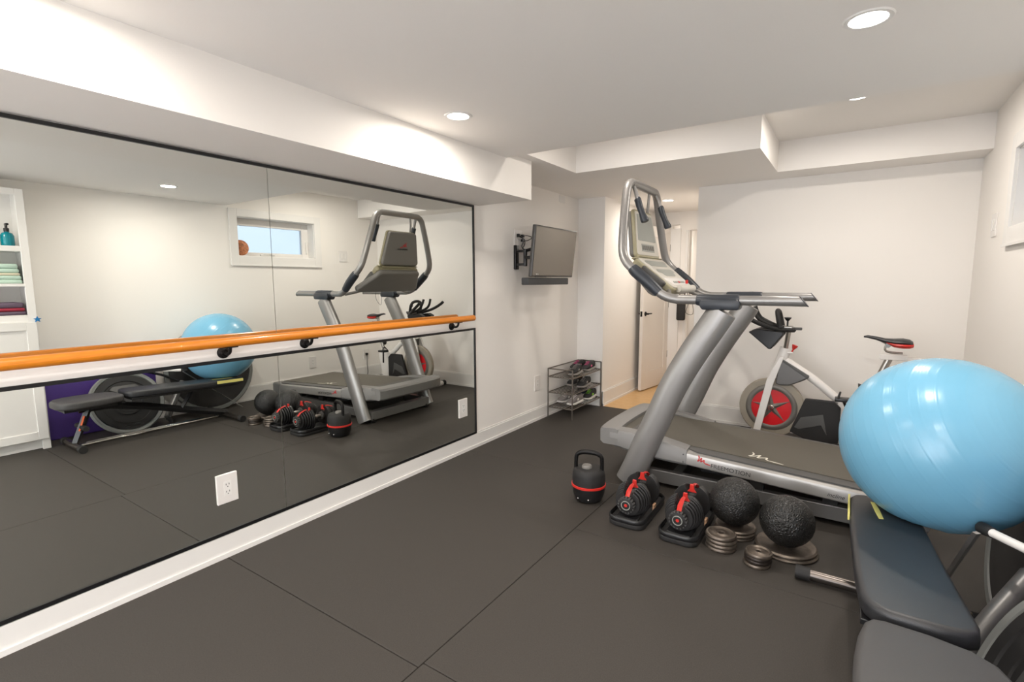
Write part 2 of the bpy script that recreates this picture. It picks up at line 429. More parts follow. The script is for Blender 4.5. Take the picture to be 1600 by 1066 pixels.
for z in (.33, .95, 1.63):
    MB().box(.466, .482, YF-.034, YF-.024, z, z+.085, bev=.002).obj('hinge', 'bronze', tro, label='brass door hinge')

# ================================================================== MIRRORS AND BARRE
MY0, MY1, MS = -.16, 2.997, 1.418
def mirror(z0, z1, label):
    m = thing('wall_mirror', (0, MY0, z0), label, 'mirror')
    for a, b in ((MY0, MS-.0012), (MS+.0012, MY1)):
        MB().box(.002, .008, a, b, z0, z1).obj('mirror_panel', 'mirror', m)
    return m
m1 = mirror(1.02, 1.823, 'wide two-panel wall mirror above the ballet barre')
m2 = mirror(.123, .915, 'wide two-panel wall mirror below the ballet barre')
MB().box(0, .014, MY0, MY1+.012, 1.819, 1.833).box(0, .014, MY1, MY1+.012, 1.02, 1.820).obj('frame', 'blackframe', m1)
MB().box(0, .014, MY0, MY1+.012, .913, .929).box(0, .014, MY1, MY1+.012, .118, .914).box(0, .014, MY0, MY1+.012, .108, .124).obj('frame', 'blackframe', m2)
br = thing('ballet_barre', (.09, MY0, .93), 'long orange wooden ballet barre on white backing board', 'barre')
MB().box(0, .022, MY0, MY1+.004, .929, 1.02, bev=.003).obj('backing_board', 'trim', br)
bm_ = MB().tube([(.09, MY0, 1.013), (.09, 2.886, 1.013)], .0215, n=20)
bm_.ell((.09, 2.886, 1.013), .0215, .012, .0215, n=20, m=8)
bm_.obj('rail', 'barre', br)
for yb in (.25, 1.15, 1.56, 2.72):
    k_ = MB().lathe([(0, 0), (.027, 0), (.027, .006), (.018, .012), (.016, .02), (0, .024)], c=(.022, yb, .962), axis='x', n=18)
    k_.tube([(.04, yb, .962), (.062, yb, .958), (.082, yb, .968), (.09, yb, .992)], .0075, n=8, smooth=4)
    k_.box(.078, .102, yb-.03, yb+.03, .988, .993, bev=.002)
    k_.obj('bracket', 'iron', br)

# ================================================================== CEILING LAMPS
def lamp(x, y, z, label, power=LAMP_W, grp='recessed lamps'):
    t = thing('ceiling_light', (x, y, z), label, 'light', grp)
    MB().lathe([(.050, -.001), (.052, -.004), (.064, -.004), (.068, 0)], c=(x, y, z), n=32).obj('trim_ring', 'trim', t)
    MB().lathe([(0, -.0025), (.0505, -.0025)], c=(x, y, z), n=32).obj('lens', 'lens', t)
    l = bpy.data.lights.new('lamp', 'AREA'); l.shape = 'DISK'; l.size = .098; l.energy = power; l.color = LAMP_COL; l.spread = math.radians(176)
    o = bpy.data.objects.new('lamp', l); COL.objects.link(o); o.parent = t; o.location = (0, 0, -.0052)
    return t
lamp(2.355, 1.968, C, 'recessed round lamp in the ceiling at the top right', 6.8)
lamp(.745, 1.960, C, 'recessed round lamp next to the soffit above the mirror', 6.5)
lamp(2.318, 3.640, RZ, 'recessed round lamp in the raised ceiling tray', 7.5)
lamp(1.15, 2.98, RZ, 'added hidden fill lamp in the raised tray nearer the television', 2.5)  # hidden lamp added to brighten the far left wall
lamp(.725, 5.333, D, 'recessed round lamp in the hallway ceiling', 5.0)
lamp(.745, .46, C, 'recessed round lamp by the soffit, nearer the camera', 4.5)
lamp(2.355, .30, C, 'recessed round lamp above the bench end of the room', 7.0)
lamp(.745, -1.1, C, 'unseen guessed lamp at the rear near the soffit')  # guessed lamp, added out of view behind the camera
lamp(2.355, -1.1, C, 'unseen guessed lamp at the rear right')  # likewise a guessed lamp added behind the camera
lamp(.75, 7.4, D, 'recessed round lamp in the room beyond the hallway', 5.0)

# ================================================================== WALL PLATES
def plate(loc, nrm, label, slots=True, switch=False, wd=.094, ht=.138, cat='outlet', name='outlet_plate'):
    o = thing(name, loc, label, cat)
    x = Vector((0, 0, 1)).cross(Vector(nrm)); m = frame_mtx(loc, x, (0, 0, 1))
    pl = MB().box(-wd/2, wd/2, -ht/2, ht/2, 0, .007, bev=.002, mtx=m).obj('cover', 'white', o)
    if slots:
        MB().box(-.017, .017, -.034, .034, .007, .0085, bev=.0006, mtx=m).obj('socket', 'trim', o)
        s_ = MB()
        for zc in (.016, -.018):
            s_.box(-.008, -.0055, zc, zc+.008, .0085, .0092, mtx=m); s_.box(.0055, .008, zc, zc+.008, .0085, .0092, mtx=m); s_.box(-.002, .002, zc-.009, zc-.005, .0085, .0092, mtx=m)
        s_.obj('slots', 'darkink', o)
    if switch:
        for u in ([0] if wd < .1 else [-.025, .025]):
            MB().box(u-.015, u+.015, -.033, .033, .007, .011, bev=.0015, mtx=m).obj('rocker', 'trim', o)
    return o
plate((.008, 1.131, .328), (1, 0, 0), 'white outlet plate on the lower mirror, nearest the camera')
plate((.008, 2.850, .341), (1, 0, 0), 'white outlet plate at the far end of the lower mirror')
plate((0, 3.93, .345), (1, 0, 0), 'white outlet plate low on the wall left of the shoe rack')
plate((W, 3.69, .31), (-1, 0, 0), 'white outlet plate on window wall, behind the treadmill, without a plug')
plate((W, 4.50, .31), (-1, 0, 0), 'white outlet plate on window wall with a black plug')
plate((W, 4.20, 1.60), (-1, 0, 0), 'white double light switch on the window wall', slots=False, switch=True, wd=.12, cat='switch', name='light_switch')
plate((0, 3.62, 1.64), (1, 0, 0), 'white wide outlet plate behind the television cables', wd=.13, ht=.13)
tag(MB().box(W-.035, W-.009, 4.485, 4.515, .30, .33, bev=.004).tube([(W-.03, 4.50, .30), (W-.035, 4.49, .18), (W-.03, 4.50, .06), (W-.04, 4.44, .01), (W-.05, 4.33, .008)], .004, n=6, smooth=5).obj('power_cord', 'blk'), 'black plug and cord hanging from the outlet on the window wall', 'cord')
tag(MB().box(0, .006, 4.33, 4.44, 2.02, 2.085, bev=.001).obj('wall_vent', 'trim'), 'small white vent cover high on the left wall', 'vent')

# ================================================================== TREADMILL
T = thing('treadmill', (1.8, 3.375, 0), 'large silver treadmill facing the mirror', 'treadmill')
YN, YFAR = 2.985, 3.765; YCt = (YN+YFAR)/2
def zr(x): return .262-.043*(x-1.6)/.8          # top of the side rails, sloping to the rear
def my(y): return 2*YCt-y
# running belt
bl = MB()
xs = [1.14, 1.6, 2.1, 2.66]
rings = []
for x in xs:
    z = zr(x)+.022
    rings.append([(x, 3.075, z-.02), (x, 3.675, z-.02), (x, 3.675, z), (x, 3.075, z)])
bl.grid([[Vector(p) for p in r] for r in rings]); bl.flat = True
bl.obj('running_belt', 'belt', T)
bl = MB()
bl.tube([(2.66, 3.075, zr(2.66)-.028), (2.66, 3.675, zr(2.66)-.028)], .048, n=16).obj('rear_roller', 'blkm', T)
for side in (0, 1):
    F = (lambda y: y) if side == 0 else my
    # dark step pad
    rings = []
    for x, w_ in ((1.50, .002), (1.56, .03), (1.66, .075), (2.66, .075)):
        z = zr(x)+.012
        y1, y0 = 3.088, 3.086-w_
        rings.append([Vector(p) for p in ((x, F(y1), z-.02), (x, F(y0), z-.02), (x, F(y0), z), (x, F(y1), z+.006))])
    q = MB().grid(rings); q.flat = True; q.obj('step_pad', 'pad_dark', T)
    # silver side rail
    prof = [(3.085, -.075), (2.997, -.078), (2.987, -.070), (2.985, -.020), (2.990, -.006), (3.002, .002), (3.03, .006), (3.085, .008)]
    q = MB().grid([[Vector((x, F(yy), zr(x)+dz)) for yy, dz in prof] for x in (1.60, 2.62)]); q.flat = False
    rl = q.obj('side_rail', 'alu_light', T, ang=25)
    # rear end cap
    q = MB().box(2.60, 2.74, min(F(2.978), F(3.10)), max(F(2.978), F(3.10)), zr(2.7)-.13, zr(2.7)+.016, bev=.022, seg=3); q.flat = False
    q.obj('end_cap', 'hood', T)
    # front side cover
    rings = []
    for x, w_, zt, zb in ((1.12, .10, .330, .225), (1.25, .105, .325, .200), (1.40, .108, .316, .185), (1.605, .105, zr(1.605)+.018, zr(1.605)-.082)):
        rings.append([Vector(p) for p in ((x, F(YN+w_), zb), (x, F(YN+.012), zb), (x, F(YN-.002), zb+.015), (x, F(YN-.004), zt-.022), (x, F(YN+.010), zt-.004), (x, F(YN+.03), zt), (x, F(YN+w_-.012), zt+.002), (x, F(YN+w_), zt-.012))])
    q = MB().grid(rings); q.flat = False; cv = q.obj('side_cover', 'hood', T, ang=40)
    if side == 0:
        for dz in (-.012, -.058):
            MB().lathe([(0, 0), (.004, 0), (.004, .002), (0, .003)], c=(1.588, YN-.004, zr(1.6)+dz), axis='y', n=8, mtx=Matrix.Diagonal((1, -1, 1, 1))).obj('screw', 'darkink', cv)
# front hood, gently bowed
def hoodx(t): return 1.022+.022*abs(t)**2.2
rings = []
for i in range(17):
    t = -1+i/8; y_ = YCt+t*(YFAR-YN+.006)/2*(1 if abs(t) < .99 else 1)
    x0 = hoodx(t); e = 0 if abs(t) < 1 else .012
    rings.append([Vector(p) for p in ((x0+.02+e, y_, .228), (x0+e, y_, .245), (x0-.002+e, y_, .315), (x0+.012+e, y_, .331), (x0+.11, y_, .336), (x0+.128, y_, .328), (x0+.13, y_, .26), (x0+.13, y_, .228))])
q = MB().grid(rings); q.flat = False; q.obj('front_hood', 'hood', T, ang=30)
MB().box(1.15, 1.32, 3.09, 3.66, .25, .305, bev=.004).obj('motor_cover', 'pad_dark', T)
# ground frame
for yy in (3.015, 3.700):
    MB().box(1.26, 2.52, yy, yy+.045, .03, .108, bev=.004).obj('base_beam', 'beam', T)
MB().box(1.21, 1.28, 3.01, 3.76, .02, .100, bev=.006).obj('front_cross_beam', 'hood', T)
for xa_, xb_ in ((1.50, 1.56), (2.30, 2.42), (2.47, 2.53)): MB().box(xa_, xb_, 3.06, 3.70, .035, .10, bev=.005).obj('lower_cross_beam', 'pad_dark', T)
MB().box(1.66, 2.55, 3.10, 3.65, .12, .17, bev=.01).box(1.95, 2.02, 3.03, 3.08, .10, .19, bev=.004).box(2.30, 2.37, 3.03, 3.08, .10, .19, bev=.004).obj('lift_frame', 'blkm', T)
for x in (1.22, 2.46):
    for yy in (3.03, 3.72):
        MB().lathe([(0, 0), (.028, 0), (.028, .012), (.014, .016), (.014, .035), (0, .035)], c=(x, yy, 0), n=14).obj('levelling_foot', 'blk', T)
# uprights
for side in (0, 1):
    F = (lambda y: y) if side == 0 else my
    yy = F(2.968)
    path = [(1.255, yy, .012), (1.302, yy, .12), (1.362, yy, .28), (1.43, yy, .44), (1.520, yy, .66), (1.625, yy, .86), (1.740, yy, 1.05), (1.775, yy, 1.11)]
    MB().tube(path, [.082, .081, .080, .080, .080, .080, .079, .077], .042, n=20, axis=(0, 1, 0), smooth=5).obj('upright', 'alu', T, ang=60)
    # clamp
    q = MB().tube([(1.635, yy, 1.168), (1.66, yy, 1.166), (1.70, yy, 1.160), (1.80, yy, 1.160), (1.845, yy, 1.166), (1.862, yy, 1.168)], [.029, .034, .040, .041, .034, .029], n=18, smooth=3, axis=(0, 1, 0))
    q.prism([(1.672, 1.114), (1.862, 1.116), (1.872, 1.15), (1.855, 1.175), (1.66, 1.175), (1.655, 1.14)], yy-.046, yy+.046, 'xz', bev=.010)
    q.obj('clamp', 'clamp', T)
    # handrail / console arm, tip cut slanted
    rail = MB()
    rail.tube([(2.160, yy, 1.168), (1.90, yy, 1.168), (1.52, yy, 1.168)], .0265, n=18)
    for v in rail.bm.verts:
        if v.co.x > 2.1: v.co.x -= .020*(v.co.z-1.168)/.0255
    rail.obj('handrail', 'alu', T, ang=60)
    q = MB()
    for v_ in (0,):
        q.tube([(2.161, yy, 1.168), (2.165, yy, 1.168)], .0275, n=18)
    for v in q.bm.verts: v.co.x -= .020*(v.co.z-1.168)/.0255
    q.obj('rail_end_cap', 'clamp', T)
# console loop: one bent tube
half = [(1.53, 2.968, 1.168), (1.47, 2.955, 1.182), (1.42, 2.945, 1.212), (1.355, 2.940, 1.272), (1.28, 2.938, 1.335), (1.225, 2.942, 1.385), (1.195, 2.955, 1.44), (1.182, 2.978, 1.52), (1.170, 3.025, 1.67), (1.163, 3.068, 1.80), (1.161, 3.092, 1.855), (1.162, 3.13, 1.884), (1.163, 3.19, 1.892)]
full = half+[(x, my(y), z) for x, y, z in reversed(half)]
MB().tube(full, .0265, n=16, smooth=5).obj('console_loop', 'alu', T, ang=60)
for side in (0, 1):
    F = (lambda y: y) if side == 0 else my
    MB().tube([(1.425, F(2.945), 1.207), (1.355, F(2.940), 1.272), (1.285, F(2.938), 1.330), (1.262, F(2.939), 1.352)], [.031, .036, .036, .031], n=16, smooth=3).obj('arm_sleeve', 'clamp', T)
# lower bent brace under the console
MB().tube([(1.49, 2.99, 1.165), (1.44, 3.10, 1.19), (1.40, 3.22, 1.235), (1.39, 3.375, 1.245), (1.40, my(3.22), 1.235), (1.44, my(3.10), 1.19), (1.49, my(2.99), 1.165)], .014, n=10, smooth=5).obj('lower_brace', 'alu', T)
# hanging grips
for side in (0, 1):
    F = (lambda y: y) if side == 0 else my
    MB().tube([(1.168, F(3.155), 1.888), (1.182, F(3.150), 1.86), (1.197, F(3.148), 1.82), (1.207, F(3.146), 1.78)], .0125, n=12, smooth=3).obj('grip_stem', 'alu', T)
    g = MB().tube([(1.204, F(3.146), 1.79), (1.208, F(3.146), 1.782), (1.222, F(3.145), 1.74), (1.240, F(3.142), 1.695), (1.258, F(3.138), 1.655), (1.263, F(3.137), 1.642)], [.018, .0215, .0205, .019, .025, .022], n=14, smooth=2)
    g.obj('hand_grip', 'clamp', T)
# upper display unit: leaning panel, face towards +x
def panel_mtx(base, lean):           # local: x across (y), y up the slope, z out of face (+x)
    up = Vector((math.sin(lean)*-1, 0, math.cos(lean)))
    return frame_mtx(base, (0, 1, 0), up)
um = panel_mtx((1.205, YCt, 1.432), .16)
def trap(w0, w1, h0, h1): return [(-w0, h0), (w0, h0), (w1, h1), (-w1, h1)]
def tslab(w0, w1, h0, h1, z0, z1, r, mtx, cr=.02):
    # trapezoid with rounded corners
    base = rpoly(-1, 1, 0, 1, 0, 1)
    out = []
    H = h1-h0
    for (sx_, t0) in ((-1, 0), (1, 0), (1, 1), (-1, 1)):
        cx = sx_*((w0 if t0 == 0 else w1)-cr); cy = h0+cr if t0 == 0 else h1-cr
        a0 = {(-1, 0): PI, (1, 0): 1.5*PI, (1, 1): 0, (-1, 1): .5*PI}[(sx_, t0)]
        for k in range(5):
            a_ = a0+PI/2*k/4; out.append((cx+cr*math.cos(a_), cy+cr*math.sin(a_)))
    return MB().slab(out, z0, z1, r, mtx=mtx, seg=3)
disp = tslab(.222, .172, 0, .305, -.045, -.010, .012, um, .03).obj('display_housing', 'backgrey', T)
tslab(.228, .178, -.008, .310, -.016, .006, .006, um, .028).obj('display_bezel', 'olive', T)
fc = tslab(.214, .165, .010, .297, .004, .009, .002, um, .02).obj('display_face', 'beige', T)
tslab(.170, .140, .105, .280, .0085, .011, .001, um, .008).obj('screen', 'facegrey', fc, label='grey screen of the upper display')
MB().box(-.12, .12, .035, .085, .0085, .011, bev=.001, mtx=um).obj('button_row', 'facegrey', fc)
for i in range(6):
    MB().box(-.11+i*.038, -.082+i*.038, .045, .075, .011, .014, bev=.001, mtx=um).obj('button', 'backgrey', fc)
tslab(.195, .235, -.028, -.004, -.03, .02, .006, um, .008).obj('display_ledge', 'olive', T)
MB().tube([(1.158, YCt+.13, 1.885), (1.152, YCt+.13, 1.80), (1.150, YCt+.12, 1.74)], .010, n=8, smooth=3).obj('display_stay', 'alu', T)
# back mark on the display
bmx = frame_mtx((1.205-.16*.17-.047, YCt+.045, 1.432+.16), (0, -1, 0), (-math.sin(.16), 0, math.cos(.16)))
def squiggle(mtx, s, m, name, parent, r=.0012):
    pts = [(0, 1.0), (.12, .75), (.10, .45), (-.04, .15), (.20, .30), (.48, .72), (.42, .35), (.40, .12), (.62, .30), (.86, .48), (.84, .22), (.95, .05), (1.3, -.02), (1.75, -.10)]
    P = [mtx @ Vector((x*s, y*s, 0)) for x, y in pts]
    return MB().tube(P, [r*(1+.8*math.sin(i*1.7)**2) for i in range(len(P))], .0006, n=6, smooth=4, axis=tuple(mtx.to_3x3() @ Vector((0, 0, 1)))).obj(name, m, parent)
squiggle(bmx, .045, 'redink', 'back_emblem', disp, .0022)
text_obj('FREEMOTION', .016, bmx @ Matrix.Translation((-.02, -.028, 0)), 'darkink', 'back_lettering', disp, sx=1.3)
# lower console
c0 = Vector((1.455, YCt, 1.226)); c1 = Vector((1.215, YCt, 1.425))
cm = frame_mtx(c0, (0, 1, 0), c1-c0); CL = (c1-c0).length
lc = tslab(.225, .262, 0, CL, -.050, -.002, .012, cm, .03).obj('console_body', 'olive', T)
cf = tslab(.212, .250, .008, CL-.008, -.004, .004, .002, cm, .025).obj('console_face', 'beige', T)
tslab(.17, .21, .03, .10, .0035, .006, .001, cm, .02).obj('key_panel', 'white', cf)
tslab(.12, .17, .12, .19, .0035, .006, .001, cm, .03).obj('readout', 'facegrey', cf)
tslab(.17, .20, .22, .275, .0035, .007, .001, cm, .02).obj('vent_panel', 'facegrey', cf)
for i in range(7):
    MB().lathe([(0, 0), (.010, 0), (.009, .004), (0, .005)], mtx=cm @ Matrix.Translation((-.105+i*.035, .055, .006)), n=12).obj('key', 'facegrey' if i != 3 else 'redink', cf)
tslab(.375, .262, .035, CL+.005, -.095, -.045, .02, cm, .05).obj('console_underside', 'backgrey', T)
for s_ in (-1, 1):
    MB().slab(rpoly(s_*.245-.028, s_*.245+.028, .06, .24, .02), -.07, -.004, .01, mtx=cm).obj('cup_holder', 'pad_dark', T)
MB().tube([(1.462, YCt-.16, 1.225), (1.468, YCt-.12, 1.222), (1.468, YCt+.12, 1.222), (1.462, YCt+.16, 1.225)], .024, n=12, smooth=3).obj('console_bumper', 'beige', T)
MB().lathe([(0, .024), (.007, .024), (.009, .030), (.009, .044), (.005, .048), (0, .048)], c=(1.472, YCt-.02, 1.232), n=14).obj('safety_key', 'red', T, label='red safety key')
MB().tube([(1.472, YCt-.02, 1.226), (1.49, YCt-.03, 1.14), (1.47, YCt-.01, 1.07), (1.50, YCt+.05, 1.06), (1.49, YCt+.05, 1.15), (1.47, YCt+.03, 1.21)], .0018, n=5, smooth=6).obj('safety_cord', 'darkink', T)
# writing on the near rail
def rail_mtx(x, dz):
    return frame_mtx((x, YN-.0006, zr(x)+dz), (1, 0, zr(x+1)-zr(x)), (0, 0, 1))
squiggle(rail_mtx(1.672, -.040), .040, 'redink', 'rail_emblem', T, .0022)
text_obj('FREEMOTION', .034, rail_mtx(1.742, -.062), 'darkink', 'rail_lettering', T, sx=1.03)
text_obj('incline', .030, rail_mtx(2.318, -.062), 'darkink', 'rail_script', T, shear=.3, sx=1.0)
squiggle(frame_mtx((1.93, 3.098, zr(1.93)+.0228), (1, 0, zr(2.93)-zr(1.93)), (-.25, 1, 0)), .10, 'whiteink', 'belt_emblem', T, .0035)

# ================================================================== EXERCISE BIKE
BY = 4.32
B = thing('exercise_bike', (2.25, BY, 0), 'white spin bike with red star flywheel behind treadmill', 'exercise bike')
fcx, fcz = 1.893, .300
MB().lathe([(.17, -.022), (.222, -.022), (.228, -.016), (.228, .016), (.222, .022), (.17, .022)], c=(fcx, BY, fcz), axis='y', n=56).obj('flywheel', 'tyre', B)
fw_ = B.children[-1]
MB().lathe([(.140, -.024), (.152, -.028), (.172, -.028), (.180, -.023), (.180, .023), (.172, .028), (.152, .028), (.140, .024)], c=(fcx, BY, fcz), axis='y', n=56).obj('rim_ring', 'rimgrey', fw_)
MB().lathe([(0, -.016), (.142, -.016), (.142, .016), (0, .016)], c=(fcx, BY, fcz), axis='y', n=48).obj('red_disc', 'disc_red', fw_)
star = []
for i in range(10):
    a_ = PI/2+.12+i*PI/5; r_ = .141 if i % 2 == 0 else .034
    star.append((fcx+r_*math.cos(a_), fcz+r_*math.sin(a_)))
t = bmesh.new()
cv_ = [t.verts.new((fcx, BY-.030, fcz)), t.verts.new((fcx, BY+.030, fcz))]
rim1 = [t.verts.new((x, BY-.016, z)) for x, z in star]; rim2 = [t.verts.new((x, BY+.016, z)) for x, z in star]
for i in range(10):
    j = (i+1) % 10
    t.faces.new((cv_[0], rim1[i], rim1[j])); t.faces.new((cv_[1], rim2[j], rim2[i])); t.faces.new((rim1[i], rim2[i], rim2[j], rim1[j]))
q = MB(); q.merge(t); q.obj('star_emblem', 'rimgrey', fw_, label='grey five-pointed star')
MB().lathe([(0, -.05), (.012, -.05), (.016, -.04), (.022, -.036), (.022, .036), (.016, .04), (.012, .05), (0, .05)], c=(fcx, BY, fcz), axis='y', n=16).obj('hub', 'chrome', fw_)
# fork: two blades
for s_ in (-1, 1):
    yy = BY+s_*.052
    MB().prism([(1.768, .05), (1.818, .05), (1.905, .50), (1.965, .70), (1.935, .70), (1.856, .52)], yy-.010, yy+.010, 'xz', bev=.004).obj('fork_blade', 'white', B)
# head tube / stem
MB().tube([(1.925, BY, .60), (1.952, BY, .70), (1.968, BY, .765)], .040, .036, n=18, axis=(0, 1, 0)).obj('head_tube', 'white', B)
MB().box(1.955, 2.02, BY-.03, BY+.03, .728, .742, bev=.003).obj('stem_plate', 'white', B)
MB().tube([(1.966, BY, .75), (1.985, BY, .92)], .017, .022, n=12, axis=(0, 1, 0)).obj('stem_post', 'steel', B)
MB().lathe([(0, 0), (.006, 0), (.006, .02), (.012, .03), (.020, .05), (.020, .056), (0, .058)], c=(2.012, BY-.02, .74), n=14, mtx=Matrix.Rotation(.35, 3, 'Y').to_4x4()).obj('tension_knob', 'red', B, label='red tension knob')
# brake housing
MB().prism([(1.93, .672), (1.955, .672), (2.128, .575), (2.132, .556), (2.10, .532), (2.01, .486), (1.95, .482), (1.915, .49)], BY-.048, BY+.048, 'xz', bev=.012).obj('brake_housing', 'brakegrey', B)
MB().prism([(1.942, .676), (1.952, .684), (2.135, .572), (2.132, .556), (2.118, .556)], BY-.052, BY+.052, 'xz', bev=.003).obj('brake_rim', 'pad_dark', B)
# main beam
MB().tube([(1.965, BY, .675), (2.04, BY, .625), (2.16, BY, .545), (2.27, BY, .455), (2.345, BY, .385), (2.42, BY, .25), (2.44, BY, .08)], .030, .026, n=14, axis=(0, 1, 0), smooth=4).obj('main_beam', 'white', B)
MB().prism([(2.315, .06), (2.315, .375), (2.36, .425), (2.52, .425), (2.56, .36), (2.47, .06)], BY-.03, BY+.03, 'xz', bev=.01).obj('lower_frame', 'white', B)
MB().prism([(2.03, .14), (2.12, .405), (2.30, .405), (2.345, .36), (2.345, .10), (2.20, .07)], BY-.068, BY-.034, 'xz', bev=.008).obj('chain_guard', 'blkm', B)
MB().prism([(2.06, .18), (2.09, .17), (2.23, .22), (2.27, .15), (2.24, .30), (2.10, .26)], BY-.072, BY-.066, 'xz', bev=.002).obj('guard_relief', 'pad_dark', B)
# seat tube and saddle
MB().tube([(2.47, BY, .40), (2.56, BY, .62), (2.60, BY, .735)], .022, .018, n=12, axis=(0, 1, 0)).obj('seat_post', 'steel', B)
MB().box(2.545, 2.825, BY-.018, BY+.018, .735, .762, bev=.004, mtx=Matrix.Translation((2.55, 0, .75)) @ Matrix.Rotation(.06, 4, 'Y') @ Matrix.Translation((-2.55, 0, -.75))).box(2.55, 2.70, BY-.022, BY+.022, .728, .766, bev=.004).obj('seat_slide', 'white', B)
MB().tube([(2.672, BY-.012, .778), (2.60, BY-.012, .780), (2.575, BY-.012, .795), (2.578, BY-.012, .822), (2.60, BY-.012, .838)], .0065, n=8, smooth=4).tube([(2.672, BY+.012, .778), (2.60, BY+.012, .780), (2.575, BY+.012, .795), (2.578, BY+.012, .822), (2.60, BY+.012, .838)], .0065, n=8, smooth=4).lathe([(0, -.02), (.016, -.02), (.016, .02), (0, .02)], c=(2.588, BY, .828), axis='y', n=14).tube([(2.53, BY, .862), (2.575, BY, .838)], .004, n=6).obj('saddle_clamp', 'steel', B)
rings = []
for x, w_, zt, th in ((2.448, .010, .886, .012), (2.47, .017, .892, .020), (2.52, .022, .886, .026), (2.57, .034, .876, .034), (2.62, .060, .876, .044), (2.67, .072, .880, .050), (2.705, .064, .874, .046), (2.722, .040, .862, .030)):
    rings.append([Vector((x, BY+w_*math.cos(2*PI*k/16), zt-th/2+th/2*math.sin(2*PI*k/16)*(1 if math.sin(2*PI*k/16) > 0 else 1))) for k in range(16)])
q = MB().grid(rings); q.flat = False; sd_ = q.obj('saddle', 'leather', B)
rings = []
for x, w_, zt, th in ((2.575, .030, .856, .012), (2.62, .060, .856, .040), (2.67, .0735, .858, .048), (2.706, .066, .856, .044), (2.726, .040, .850, .030)):
    rings.append([Vector((x, BY+w_*math.cos(2*PI*k/16), zt-th/2+th/2*math.sin(2*PI*k/16))) for k in range(16)])
q = MB().grid(rings); q.flat = False; q.obj('saddle_bumper', 'red', sd_, label='red underside of the saddle')
# handlebar: sweeping bars towards the front plus centre loop
hb = MB()
for s_ in (-1, 1):
    hb.tube([(2.02, BY+s_*.03, .905), (1.94, BY+s_*.07, .908), (1.86, BY+s_*.13, .930), (1.78, BY+s_*.17, .965), (1.70, BY+s_*.19, 1.012), (1.665, BY+s_*.195, 1.04)], .0165, n=10, smooth=4)
    hb.tube([(1.95, BY+s_*.03, .92), (1.86, BY+s_*.05, .94), (1.79, BY+s_*.06, .975), (1.755, BY+s_*.06, 1.02), (1.735, BY+s_*.055, 1.075)], .014, n=10, smooth=4)
hb.tube([(1.93, BY-.085, .925), (1.915, BY-.085, .99), (1.905, BY-.06, 1.035), (1.900, BY, 1.048), (1.905, BY+.06, 1.035), (1.915, BY+.085, .99), (1.93, BY+.085, .925)], .0165, n=10, smooth=4)
hb.obj('handlebar', 'blkm', B)
MB().box(1.93, 2.01, BY-.03, BY+.03, .895, .935, bev=.008).obj('bar_clamp', 'steel', B)
MB().box(2.01, 2.068, BY-.014, BY+.014, .905, .925, bev=.004).obj('bar_slide', 'pad_dark', B)
MB().lathe([(0, 0), (.006, 0), (.006, .035), (.024, .058), (.024, .064), (0, .066)], c=(1.972, BY-.02, .935), n=14).obj('bar_knob', 'blk', B)
for s_ in (-1, 1):
    MB().prism([(1.716, .885), (1.78, .912), (1.955, .895), (1.955, .87), (1.880, .762), (1.862, .760)], BY+s_*.075-.032, BY+s_*.075+.032, 'xz', bev=.008).obj('bottle_cradle', 'blk', B)
# feet, pedals, knobs
for x in (1.76, 2.66):
    MB().tube([(x, BY-.26, .045), (x, BY+.26, .045)], .030, n=14).obj('foot_bar', 'white', B)
    for s_ in (-1, 1):
        MB().tube([(x, BY+s_*.255, .045), (x, BY+s_*.30, .045)], .034, n=14).obj('foot_cap', 'blk', B)
MB().box(2.30, 2.68, BY-.03, BY+.03, .045, .095, bev=.006).box(1.76, 2.35, BY-.022, BY+.022, .035, .06, bev=.004).obj('floor_beam', 'white', B)
for s_, px_, pz_ in ((-1, 2.355, .440), (1, 2.47, .15)):
    MB().box(px_-.05, px_+.05, BY+s_*.13-.04, BY+s_*.13+.04, pz_-.012, pz_+.012, bev=.004).tube([(px_, BY+s_*.13, pz_), (2.41, BY+s_*.085, .29)], .010, n=8).tube([(px_-.03, BY+s_*.13-.04, pz_+.01), (px_-.02, BY+s_*.13, pz_+.05), (px_-.03, BY+s_*.13+.04, pz_+.01)], .007, n=6, smooth=3).obj('pedal', 'blk', B)
MB().lathe([(0, 0), (.007, 0), (.007, .03), (.024, .055), (.024, .062), (0, .065)], c=(2.50, BY-.02, .535), n=14, mtx=Matrix.Rotation(-PI/2-.2, 3, 'Y').to_4x4()).obj('seat_knob', 'blk', B)

# ================================================================== EXERCISE BALL
bx, by_, bz, brr, brz = 2.674, 2.435, .662, .321, .321
am = Matrix.Rotation(math.radians(62), 4, 'Y') @ Matrix.Identity(4)
am = Matrix.Rotation(math.radians(-35), 4, 'Z') @ Matrix.Rotation(math.radians(58), 4, 'Y')
ball = thing('exercise_ball', (bx, by_, bz-brz), 'large light blue exercise ball resting on the bench', 'exercise ball')
prof = []
NR = 260
for i in range(NR+1):
    t_ = -PI/2+PI*i/NR
    r_ = 1.0
    lat = math.degrees(t_)
    if abs(lat) < 74:
        ph = (lat+74) % 4.6
        if ph < .6: r_ += .0026*math.sin(PI*ph/.6)
        if abs(abs(lat)-38) < 3: r_ += .001
    prof.append((r_*max(math.cos(t_), 0), r_*math.sin(t_)))
q = MB().lathe(prof, n=96, mtx=am)
for v in q.bm.verts:
    v.co = Vector((bx+v.co.x*brr, by_+v.co.y*brr, bz+v.co.z*brz))
    pt = .4055-(v.co.y-1.6)*.0268          # the soft ball flattens where it rests on the pad
    k_ = min(max((2.70-v.co.x)/.07, 0), 1)
    if v.co.z < pt: v.co.z += (pt-v.co.z)*k_
    tw = 2.955+(v.co.z-.415)*.16            # and where it leans on the trampoline
    if v.co.x > tw-.02: v.co.x = tw-.02
